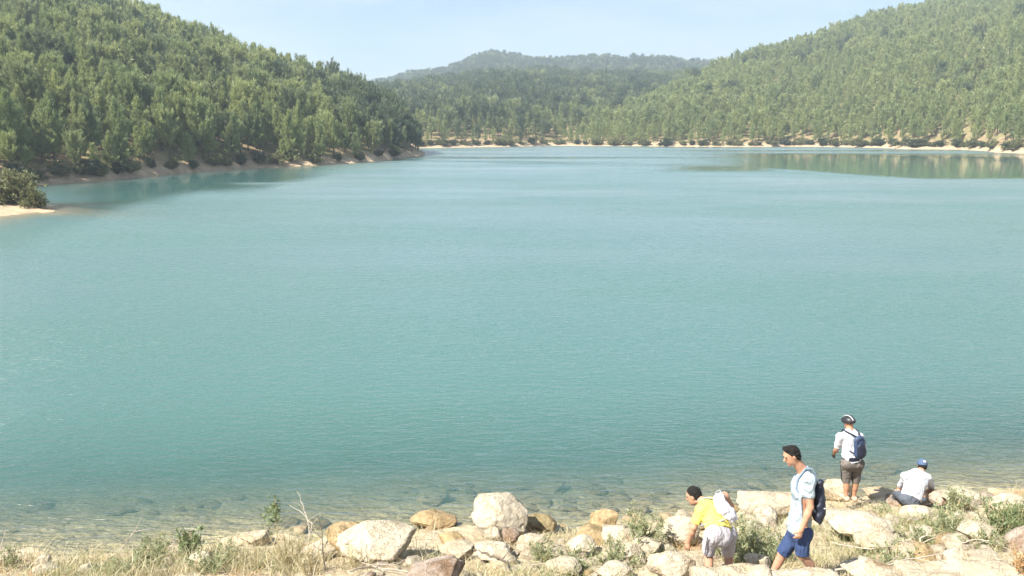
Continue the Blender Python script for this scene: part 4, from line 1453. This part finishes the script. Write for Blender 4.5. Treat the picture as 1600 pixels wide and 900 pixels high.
def hand(w, d, nrm, side, curl=0.5, thumb=1):
    """palm, four bent fingers of unequal length and a thumb; side points to the thumb"""
    w, d = A(w), nz(d)
    nrm = nz(A(nrm) - (A(nrm) @ d) * d); side = nz(np.cross(d, nrm)) * (1 if np.cross(d, nrm) @ A(side) > 0 else -1)
    pr = [flat(w, w + d * 0.075, 0.03, 0.04, nrm, 2.0, 0.02)]
    for q, L in ((0.03, 0.075), (0.01, 0.085), (-0.01, 0.08), (-0.03, 0.062)):
        b0 = w + d * 0.085 + side * q
        b1 = b0 + nz(d + nrm * curl * 0.7) * L * 0.5
        b2 = b1 + nz(d + nrm * curl * 2.2) * L * 0.5
        pr += [cap(b0, b1, 0.0105, 0.01, 0.006), cap(b1, b2, 0.01, 0.0085, 0.006)]
    t0 = w + d * 0.03 + side * 0.03
    t1 = t0 + nz(d * 0.8 + side * 0.9 + nrm * 0.3) * 0.04
    t2 = t1 + nz(d + nrm * 0.6 + side * 0.1) * 0.032
    pr += [cap(t0, t1, 0.014, 0.012, 0.012), cap(t1, t2, 0.012, 0.009, 0.006)]
    return pr


def person(label, J, fwd, skin, shirt, shorts, hair=None, shirt_hem=0.02, sleeve=0.62, leg_cut=0.9, girth=1.0, shoes='shoe', hair_kind='short', curl=0.5):
    J = {k: A(v) for k, v in J.items()}
    fwd = nz(fwd)
    T = nz(J['neck'] - J['pel'])
    side = nz(J['shR'] - J['shL'])
    fr = nz(np.cross(T, side)); fr = fr if fr @ fwd > 0 or abs(fr @ fwd) < 0.05 else -fr
    base = (J['anL'] + J['anR']) / 2
    root = link('person', None, loc=(base[0], base[1], min(J['anL'][2], J['anR'][2]) - 0.08), label=label, cat='person')
    bpy.context.view_layer.update()
    g = girth
    hu, hf = nz(J['hup']), nz(J['hfwd'])
    hs = nz(np.cross(hf, hu)); hf = nz(np.cross(hu, hs))
    hax = np.stack([hs, hf, hu])
    H = J['head']
    chest = J['pel'] + (J['neck'] - J['pel']) * 0.68
    waist = J['pel'] + (J['neck'] - J['pel']) * 0.3
    torso = [flat(J['pel'], waist, 0.155 * g, 0.14 * g, fr, 1.35, 0.05), flat(waist, chest, 0.14 * g, 0.168 * g, fr, 1.45, 0.06),
             flat(chest, J['neck'] - T * 0.05, 0.165 * g, 0.09, fr, 1.5, 0.06), cap(J['shL'], J['shR'], 0.066, 0.066, 0.07)]
    neck = [cap(J['neck'] - T * 0.04, H - hu * 0.04 - hf * 0.015, 0.07, 0.058, 0.04)]
    headp = [ell(H + hu * 0.025 - hf * 0.008, hax, (0.076, 0.096, 0.1), 0.02), ell(H - hu * 0.045 + hf * 0.028, hax, (0.056, 0.066, 0.075), 0.03),
             cap(H + hf * 0.088 + hu * 0.012, H + hf * 0.112 - hu * 0.02, 0.009, 0.014, 0.012),          # nose
             cap(H + hf * 0.084 - hu * 0.052 - hs * 0.018, H + hf * 0.084 - hu * 0.052 + hs * 0.018, 0.009, 0.009, 0.008),   # lips
             cap(H + hf * 0.074 - hu * 0.098, H + hf * 0.078 - hu * 0.094, 0.018, 0.018, 0.02),            # chin
             cap(H + hf * 0.082 + hu * 0.038 - hs * 0.035, H + hf * 0.082 + hu * 0.038 + hs * 0.035, 0.011, 0.011, 0.012)]   # brow
    for s in (-1, 1):
        headp.append(ell(H + hs * s * 0.078 - hf * 0.008, np.stack([nz(hs * s - hf * 0.4), nz(hf + hs * s * 0.4), hu]), (0.011, 0.02, 0.033), 0.008))
    upper, fore, hands, thigh, shin, feet, shoep = [], [], [], [], [], [], []
    for s, S in ((-1, 'L'), (1, 'R')):
        sh, el, wr = J['sh' + S], J['el' + S], J['wr' + S]
        upper += [cap(sh, el, 0.054, 0.041, 0.03)]
        fore += [cap(el, el + (wr - el) * 0.35, 0.041, 0.043, 0.02), cap(el + (wr - el) * 0.3, wr, 0.043, 0.027, 0.02)]
        hd = J.get('hd' + S, wr - el)
        hands += hand(wr, hd, J.get('pn' + S, -side * s), fr, curl)
        hp, kn, an = J['hip' + S], J['kn' + S], J['an' + S]
        thigh += [cap(hp, kn, 0.086 * g, 0.058, 0.05)]
        ax = nz(an - kn)
        bk = nz(-fwd - (-fwd @ ax) * ax)
        shin += [cap(kn, an, 0.055, 0.038, 0.02), cap(kn + (an - kn) * 0.2 + bk * 0.016, kn + (an - kn) * 0.5 + bk * 0.014, 0.044, 0.04, 0.04)]
        ft = nz(J.get('toe' + S, fwd))
        heel = an - ft * 0.04 + A((0, 0, -0.045)); toe = an + ft * 0.15 + A((0, 0, -0.06))
        feet += [cap(an, heel, 0.038, 0.03, 0.02), cap(heel, toe, 0.032, 0.026, 0.03)]
        shoep.append([cap(heel + A((0, 0, 0.005)), toe + ft * 0.01 + A((0, 0, 0.004)), 0.046, 0.038, 0.02), cap(an + A((0, 0, -0.03)), heel, 0.046, 0.045, 0.02)])
    glut = [ell(J['hip' + S] - fr * 0.04 + T * 0.01, np.eye(3), (0.088 * g, 0.085 * g, 0.09 * g), 0.06) for S in 'LR']
    sdf_part('body', root, torso + neck + headp + upper + fore + hands + glut + thigh + shin + feet, M[skin], 0.008)
    # shirt: torso and upper arms, open at neck, sleeve ends and hem
    hem = J['pel'] - T * shirt_hem
    sp = [fat(p, 0.016) for p in torso[:3]] + [fat(torso[3], 0.006)]
    sp.append(flat(J['pel'] - T * (shirt_hem + 0.03), J['pel'] + T * 0.1, 0.172 * g, 0.165 * g, fr, 1.22, 0.05))
    for S in 'LR':
        sh, el = J['sh' + S], J['el' + S]
        e2 = sh + (el - sh) * sleeve
        sp.append(flat(sh, e2, 0.064, 0.06, fr, 1.0, 0.03))
    V, F = nets(sp, 0.009, cuts=[(hem, -T), (J['neck'] + T * 0.045, T)], wrinkle=0.016, wscale=9.0)
    # cut rounded sleeve ends flat
    for S in 'LR':
        sh, el = J['sh' + S], J['el' + S]
        e2 = sh + (el - sh) * (sleeve + 0.02); dd = nz(el - sh)
        t = (V - e2) @ dd
        rad = np.linalg.norm(V - e2 - t[:, None] * dd, axis=1)
        m = (t > 0) & (rad < 0.1)
        V[m] -= t[m][:, None] * dd * 0.95
    link('shirt', new_mesh('shirt', V - A(root.location), F, M[shirt], True), root)
    # shorts or trousers
    pp = [fat(flat(J['pel'] - T * 0.03, J['pel'] + T * 0.09, 0.158 * g, 0.15 * g, fr, 1.3, 0.05), 0.008)] + [fat(p, 0.02) for p in glut]
    for S in 'LR':
        hp, kn, an = J['hip' + S], J['kn' + S], J['an' + S]
        if leg_cut <= 1:
            pp.append(cap(hp, hp + (kn - hp) * leg_cut, 0.105 * g, 0.086, 0.035))
        else:
            e2 = kn + (an - kn) * (leg_cut - 1)
            pp += [cap(hp, kn, 0.105 * g, 0.078, 0.035), cap(kn, e2, 0.076, 0.064, 0.03)]
    V, F = nets(pp, 0.009, cuts=[(J['pel'] + T * 0.085, T)], wrinkle=0.012, wscale=9.0)
    for S in 'LR':
        hp, kn, an = J['hip' + S], J['kn' + S], J['an' + S]
        a, b = (hp, kn) if leg_cut <= 1 else (kn, an)
        e2 = a + (b - a) * ((leg_cut if leg_cut <= 1 else leg_cut - 1) + 0.03); dd = nz(b - a)
        t = (V - e2) @ dd
        rad = np.linalg.norm(V - e2 - t[:, None] * dd, axis=1)
        m = (t > 0) & (rad < 0.14)
        V[m] -= t[m][:, None] * dd * 0.95
    link('shorts' if leg_cut < 1.5 else 'trousers', new_mesh('shorts', V - A(root.location), F, M[shorts], True), root)
    for sp_ in shoep:
        sdf_part('shoe', root, sp_, M[shoes], 0.01)
    if hair:
        V, F = nets([ell(H + hu * 0.034 - hf * 0.016, hax, (0.084, 0.103, 0.1), 0.02), ell(H - hu * 0.03 - hf * 0.045, hax, (0.072, 0.062, 0.08), 0.03)] +
                    ([cap(H + hu * 0.11 + hf * 0.035 - hs * 0.03, H + hu * 0.113 + hf * 0.04 + hs * 0.03, 0.026, 0.026, 0.03)] if hair_kind == 'quiff' else []),
                    0.007, cuts=[(H + hf * 0.012 + hu * 0.02, nz(hf - hu * 0.62)), (H - hu * 0.085, -hu)], wrinkle=0.014, wscale=34.0)
        # keep the ears free
        link('hair', new_mesh('hair', V - A(root.location), F, M[hair], True), root)
        for s in (-1, 1):
            sdf_part('eye', root, [ell(H + hf * 0.086 + hu * 0.012 + hs * s * 0.033, hax, (0.014, 0.008, 0.008), 0.01)], M['eye'], 0.004)
    return root, dict(J=J, T=T, side=side, fr=fr, hax=hax, H=H, hu=hu, hf=hf, hs=hs, chest=chest)


def backpack(name, label, I, size, shift, sack_mat, strap_mat, pocket=None, kind='sack', straps=True, depth=0.13):
    """size = (half width, half depth, half length); rests on the back"""
    b = -I['fr']; T = I['T']; s = I['side']
    c = I['chest'] + b * (depth + size[1] * 0.75) + s * shift[0] + T * shift[1]
    root = link(name, None, loc=c, label=label, cat='backpack')
    bpy.context.view_layer.update()
    ax = np.stack([s, b, T])
    if kind == 'sack':
        pr = [ell(c - T * size[2] * 0.25, ax, (size[0], size[1], size[2] * 0.78), 0.05), ell(c + T * size[2] * 0.35, ax, (size[0] * 0.72, size[1] * 0.75, size[2] * 0.65), 0.06),
              cap(c + T * size[2] * 0.8, c + T * size[2] * 1.02, size[0] * 0.3, size[0] * 0.42, 0.03)]
        sdf_part('sack', root, pr, M[sack_mat], 0.009, wrinkle=0.022, wscale=10.0)
    else:
        pr = [flat(c - T * size[2] * 0.6, c + T * size[2] * 0.45, size[0], size[0] * 0.85, b, size[0] / size[1], 0.03)]
        sdf_part('sack', root, pr, M[sack_mat], 0.009, wrinkle=0.008, wscale=12.0)
        pk = c + b * size[1] * 0.75 - T * size[2] * 0.35
        sdf_part('pocket', root, [flat(pk - T * 0.06, pk + T * 0.05, size[0] * 0.72, size[0] * 0.66, b, 2.6, 0.02)], M[pocket or sack_mat], 0.009)
        sdf_part('grab_loop', root, [cap(c + T * size[2] * 1.0 - s * 0.03, c + T * size[2] * 1.14, 0.008, 0.008, 0.01), cap(c + T * size[2] * 1.0 + s * 0.03, c + T * size[2] * 1.14, 0.008, 0.008, 0.01)], M[strap_mat], 0.006)
        V, F = tube(np.array([c + b * size[1] * 1.0 + s * (size[0] * 0.75 * math.cos(t)) + T * (size[2] * 0.25 + size[2] * 0.5 * math.sin(t)) for t in np.linspace(0.1, 3.04, 12)]), 0.006, 5)
        gz = Geo(); gz.add(V - c, F); link('zip', gz.mesh('zip', M[strap_mat], True), root)
    for S, sg in (('L', -1), ('R', 1)):
        sh = I['J']['sh' + S]
        inn = I['J']['neck'] + (sh - I['J']['neck']) * 0.62
        up = nz(T + A((0, 0, 0.4)))
        pts = [c + T * size[2] * 0.8 + s * sg * 0.03, inn - I['fr'] * 0.06 + up * 0.085, inn + up * 0.1 + I['fr'] * 0.02, inn + I['fr'] * 0.115 - T * 0.06, inn + I['fr'] * 0.13 - T * 0.2 + s * sg * 0.04,
               I['chest'] + s * sg * 0.2 - T * 0.12, c - T * size[2] * 0.75 + s * sg * size[0] * 0.7]
        t = np.linspace(0, 1, len(pts)); tt = np.linspace(0, 1, 24)
        sm = np.stack([np.interp(tt, t, np.array(pts)[:, k]) for k in range(3)], -1)
        V, F = tube(sm - c, np.full(24, 0.013), 6)
        gs = Geo(); gs.add(V, F)
        link('strap', gs.mesh('strap', M[strap_mat], True), root)
    return root, c


M['skin'] = mat_plain('sunlit_skin', (0.44, 0.245, 0.16), 0.55, 0.1, 25.0, 0.15, 0.003, 0.35)
M['skin_tan'] = mat_plain('tanned_skin', (0.38, 0.2, 0.12), 0.55, 0.1, 25.0, 0.15, 0.003, 0.35)
M['hair'] = mat_plain('dark_brown_hair', (0.006, 0.005, 0.004), 0.9, 0.4, 90.0, 0.8, 0.006, 0.4)
M['eye'] = mat_plain('dark_eye', (0.05, 0.035, 0.03), 0.3, 0.1, 20.0)
M['yellow_cloth'] = mat_cloth('yellow_cotton', (0.66, 0.57, 0.14))
M['white_cloth'] = mat_cloth('white_cotton', (0.58, 0.6, 0.64))
M['pale_blue_cloth'] = mat_cloth('pale_blue_cotton', (0.35, 0.43, 0.49))
M['grey_white_cloth'] = mat_cloth('light_grey_shorts_cloth', (0.47, 0.44, 0.46))
M['stripe'] = mat_plain('dark_grey_piping', (0.16, 0.17, 0.2), 0.85, 0.1, 50.0)
M['blue_cloth'] = mat_cloth('blue_shorts_cloth', (0.042, 0.068, 0.155))
M['taupe_cloth'] = mat_cloth('taupe_shorts_cloth', (0.165, 0.145, 0.13))
M['dark_grey_cloth'] = mat_cloth('dark_grey_trousers_cloth', (0.1, 0.115, 0.14))
M['navy_cloth'] = mat_plain('navy_nylon', (0.014, 0.018, 0.035), 0.5, 0.2, 45.0, 0.3, 0.003, 0.4)
M['blue_nylon'] = mat_plain('blue_nylon', (0.032, 0.052, 0.11), 0.55, 0.2, 45.0, 0.3, 0.003, 0.4)
M['bag_white'] = mat_cloth('white_nylon', (0.64, 0.63, 0.68))
M['cap_blue'] = mat_cloth('faded_blue_cotton', (0.075, 0.115, 0.2), 0.85, 0.02)
M['strap_grey'] = mat_plain('grey_strap', (0.25, 0.27, 0.27), 0.8, 0.1, 60.0)
M['strap_blue'] = mat_plain('grey_blue_strap', (0.17, 0.23, 0.29), 0.8, 0.1, 60.0)
M['black'] = mat_plain('black_plastic', (0.02, 0.02, 0.025), 0.4, 0.2, 40.0, 0.1, 0.002, 0.5)
M['red'] = mat_plain('red_plastic', (0.5, 0.12, 0.09), 0.4, 0.1, 40.0, 0.1, 0.002, 0.5)
M['white_plastic'] = mat_plain('white_plastic', (0.62, 0.62, 0.64), 0.4, 0.05, 40.0, 0.1, 0.002, 0.5)
M['shoe'] = mat_plain('grey_trainers', (0.22, 0.21, 0.2), 0.8, 0.15, 40.0)
M['sandal'] = mat_plain('beige_shoes', (0.5, 0.36, 0.25), 0.8, 0.15, 40.0)
M['lime'] = mat_plain('lime_trim', (0.6, 0.68, 0.1), 0.7, 0.05, 40.0)

# --- the man bending in yellow
J = dict(pel=P(1124, 832, 9.15), neck=P(1108, 784, 9.52), head=P(1084, 775, 9.66), hup=(-0.35, 0.3, 0.85), hfwd=(-0.75, 0.35, -0.5),
         shL=P(1095, 796, 9.33), shR=P(1132, 776, 9.78), elL=P(1084, 824, 9.28), wrL=P(1076, 846, 9.34), elR=P(1142, 790, 10.0), wrR=P(1126, 812, 10.12),
         hipL=P(1112, 838, 9.05), hipR=P(1137, 838, 9.27), knL=P(1106, 866, 9.12), knR=P(1138, 868, 9.36), anL=P(1108, 899, 8.98), anR=P(1138, 897, 9.22), hdL=(-0.15, 0.15, -1))
yellow, I1 = person('person bending forward in yellow T-shirt and light grey shorts, reaching down to a rock', J, (-0.75, 0.65, 0), 'skin', 'yellow_cloth', 'grey_white_cloth', 'hair', shirt_hem=-0.02, sleeve=0.75, leg_cut=0.86, curl=0.35)
backpack('drawstring_bag', 'white drawstring bag with grey straps on the back of the man in yellow', I1, (0.12, 0.065, 0.18), (0.05, -0.07), 'bag_white', 'strap_grey')
for S in 'LR':            # side piping on the shorts
    a, b = I1['J']['hip' + S], I1['J']['kn' + S]
    o_ = nz(I1['J']['hip' + S] - I1['J']['pel'])
    pts = np.array([a + (b - a) * t + o_ * (0.108 - 0.02 * t) + A((-0.0, -0.03, 0)) for t in np.linspace(-0.15, 0.84, 9)])
    V, F = tube(pts - A(yellow.location), 0.009, 5)
    gs = Geo(); gs.add(V, F); link('piping', gs.mesh('piping', M['stripe'], True), yellow)

# --- the man walking in blue shorts
J = dict(pel=P(1249, 826, 9.0), neck=P(1256, 733, 9.02), head=P(1237, 712, 9.0), hup=(-0.45, 0.05, 0.9), hfwd=(-0.8, -0.08, -0.65),
         shL=P(1265, 749, 8.84), shR=P(1254, 746, 9.19), elL=P(1266, 792, 8.8), wrL=P(1252, 828, 8.76), elR=P(1262, 790, 9.24), wrR=P(1254, 826, 9.22),
         hipL=P(1252, 834, 8.92), hipR=P(1243, 834, 9.1), knL=P(1254, 868, 8.88), knR=P(1222, 866, 9.12), anL=P(1276, 897, 8.9), anR=P(1206, 897, 9.12), hdL=(-0.3, -0.05, -1), pnL=(-0.2, 1, 0))
bluem, I2 = person('person walking left in pale T-shirt and blue shorts, looking down', J, (-1, 0.05, 0), 'skin', 'pale_blue_cloth', 'blue_cloth', 'hair', shirt_hem=0.03, sleeve=0.62, leg_cut=0.92, hair_kind='quiff', curl=0.7)
bagr, bc = backpack('drawstring_bag', 'dark navy drawstring bag on the back of the man in blue shorts', I2, (0.12, 0.085, 0.25), (-0.06, -0.17), 'navy_cloth', 'strap_blue')
sdf_part('badge', bagr, [ell(bc + A((0.03, -0.125, -0.02)), np.eye(3), (0.014, 0.006, 0.01), 0.01)], M['white_plastic'], 0.004)

# --- the helmeted man standing at the water
J = dict(pel=P(1331, 720, 13.7), neck=P(1328, 673, 13.76), head=P(1326, 661, 13.84), hup=(-0.05, 0.2, 1), hfwd=(-0.35, 0.9, -0.3),
         shL=P(1312, 682, 13.7), shR=P(1344, 682, 13.76), elL=P(1307, 702, 13.78), wrL=P(1303, 709, 13.95), elR=P(1350, 704, 13.92), wrR=P(1343, 709, 14.12),
         hipL=P(1322, 724, 13.7), hipR=P(1340, 724, 13.72), knL=P(1322, 750, 13.74), knR=P(1337, 750, 13.76), anL=P(1322, 775, 13.68), anR=P(1334, 775, 13.74))
helm, I3 = person('person standing at the water in white shirt, brown-grey shorts and cycling helmet', J, (-0.25, 0.97, 0), 'skin_tan', 'white_cloth', 'taupe_cloth', None, shirt_hem=0.0, sleeve=0.8, leg_cut=1.14, girth=1.02, shoes='sandal')
backpack('backpack', 'blue backpack on the helmeted man', I3, (0.125, 0.065, 0.215), (0.07, -0.06), 'blue_nylon', 'navy_cloth', 'navy_cloth', kind='pack')
Hc, hu, hf, hs, hax = I3['H'], I3['hu'], I3['hf'], I3['hs'], I3['hax']
hc = Hc + hu * 0.035
hm = sdf_part('helmet', helm, [ell(hc, hax, (0.112, 0.145, 0.115), 0.02)], M['black'], 0.007, cuts=[(hc - hu * 0.02, -hu)],
              carve=[cap(hc + hu * 0.1 + hs * q - hf * 0.07, hc + hu * 0.098 + hs * q + hf * 0.06, 0.016, 0.016) for q in (-0.05, 0.0, 0.05)])
for q, mt in ((-0.07, 'black'), (-0.02, 'white_plastic'), (0.03, 'black'), (0.08, 'black')):
    pts = np.array([hc + hs * q * (0.95) + hf * 0.145 * math.cos(t) * math.sqrt(1 - (q / 0.112) ** 2) + hu * 0.115 * math.sin(t) * math.sqrt(1 - (q / 0.112) ** 2) for t in np.linspace(0.35, 2.85, 12)])
    V, F = tube(pts - A(helm.location), 0.008, 5)
    gs = Geo(); gs.add(V, F); rb = link('helmet_rib', gs.mesh('helmet_rib', M[mt], True), hm)
sdf_part('waist_strap', helm, [flat(I3['J']['pel'] + I3['T'] * 0.07, I3['J']['pel'] + I3['T'] * 0.085, 0.185, 0.185, I3['fr'], 1.28, 0.01)], M['navy_cloth'], 0.01)
w = I3['J']['wrL']
sdf_part('glove', helm, [fat(p_, 0.006) for p_ in hand(w, w - I3['J']['elL'], -I3['side'] * -1, I3['fr'], 0.5)], M['black'], 0.008)
a, b = I3['J']['hipL'], I3['J']['knL']
sdf_part('side_panel', helm, [cap(a + A((-0.1, 0, 0.03)), b + A((-0.075, 0, 0.0)), 0.02, 0.02, 0.02)], M['black'], 0.009)

# --- the seated person
J = dict(pel=P(1424, 776, 13.45), neck=P(1436, 738, 13.72), head=P(1441, 728, 13.86), hup=(0.1, 0.35, 0.9), hfwd=(0.35, 0.8, -0.5),
         shL=P(1414, 744, 13.62), shR=P(1450, 746, 13.66), elL=P(1406, 763, 13.86), wrL=P(1416, 770, 14.1), elR=P(1456, 764, 13.84), wrR=P(1446, 770, 14.08),
         hipL=P(1413, 778, 13.5), hipR=P(1436, 779, 13.5), knL=P(1402, 770, 13.85), knR=P(1446, 770, 13.95), anL=P(1396, 784, 14.05), anR=P(1442, 780, 14.25))
sit, I4 = person('person seated on the rocks in white T-shirt, dark trousers and blue cap', J, (0.1, 1, 0), 'skin', 'white_cloth', 'dark_grey_cloth', None, shirt_hem=0.04, sleeve=0.8, leg_cut=1.9, girth=1.08)
Hc, hu, hf, hs, hax = I4['H'], I4['hu'], I4['hf'], I4['hs'], I4['hax']
hc = Hc + hu * 0.03
cp = sdf_part('cap', sit, [ell(hc, hax, (0.094, 0.116, 0.112), 0.02)], M['cap_blue'], 0.007, cuts=[(hc - hu * 0.015, -hu)])
sdf_part('brim', cp, [flat(hc + hf * 0.1 - hs * 0.04, hc + hf * 0.13 + hs * 0.04, 0.07, 0.07, hu, 7.0, 0.01)], M['cap_blue'], 0.006)
sdf_part('patch', cp, [ell(hc - hf * 0.085 + hu * 0.055 + hs * 0.03, hax, (0.03, 0.02, 0.024), 0.01)], M['white_plastic'], 0.006)
sdf_part('hair', sit, [ell(Hc - hf * 0.03 - hu * 0.01, hax, (0.083, 0.085, 0.075), 0.02)], M['hair'], 0.008)

# ------------------------------------------------------------------ summer haze over the whole valley
m, nt, out = mat_new('summer_haze')
pv = N(nt, 'ShaderNodeVolumePrincipled')
pv.inputs['Color'].default_value = (0.72, 0.87, 1.0, 1)
pv.inputs['Density'].default_value = 0.0005
pv.inputs['Anisotropy'].default_value = 0.2
nt.links.new(pv.outputs[0], out.inputs['Volume'])
X0, X1, Y0, Y1, Z0, Z1 = -2600, 3200, -60, 1800, -9, 200
V = [(x, y, z) for x in (X0, X1) for y in (Y0, Y1) for z in (Z0, Z1)]
F = [(0, 1, 3, 2), (4, 6, 7, 5), (0, 4, 5, 1), (2, 3, 7, 6), (0, 2, 6, 4), (1, 5, 7, 3)]
link('haze', new_mesh('haze', V, F, m), kind='stuff', label='thin pale summer haze over the lake and hills')
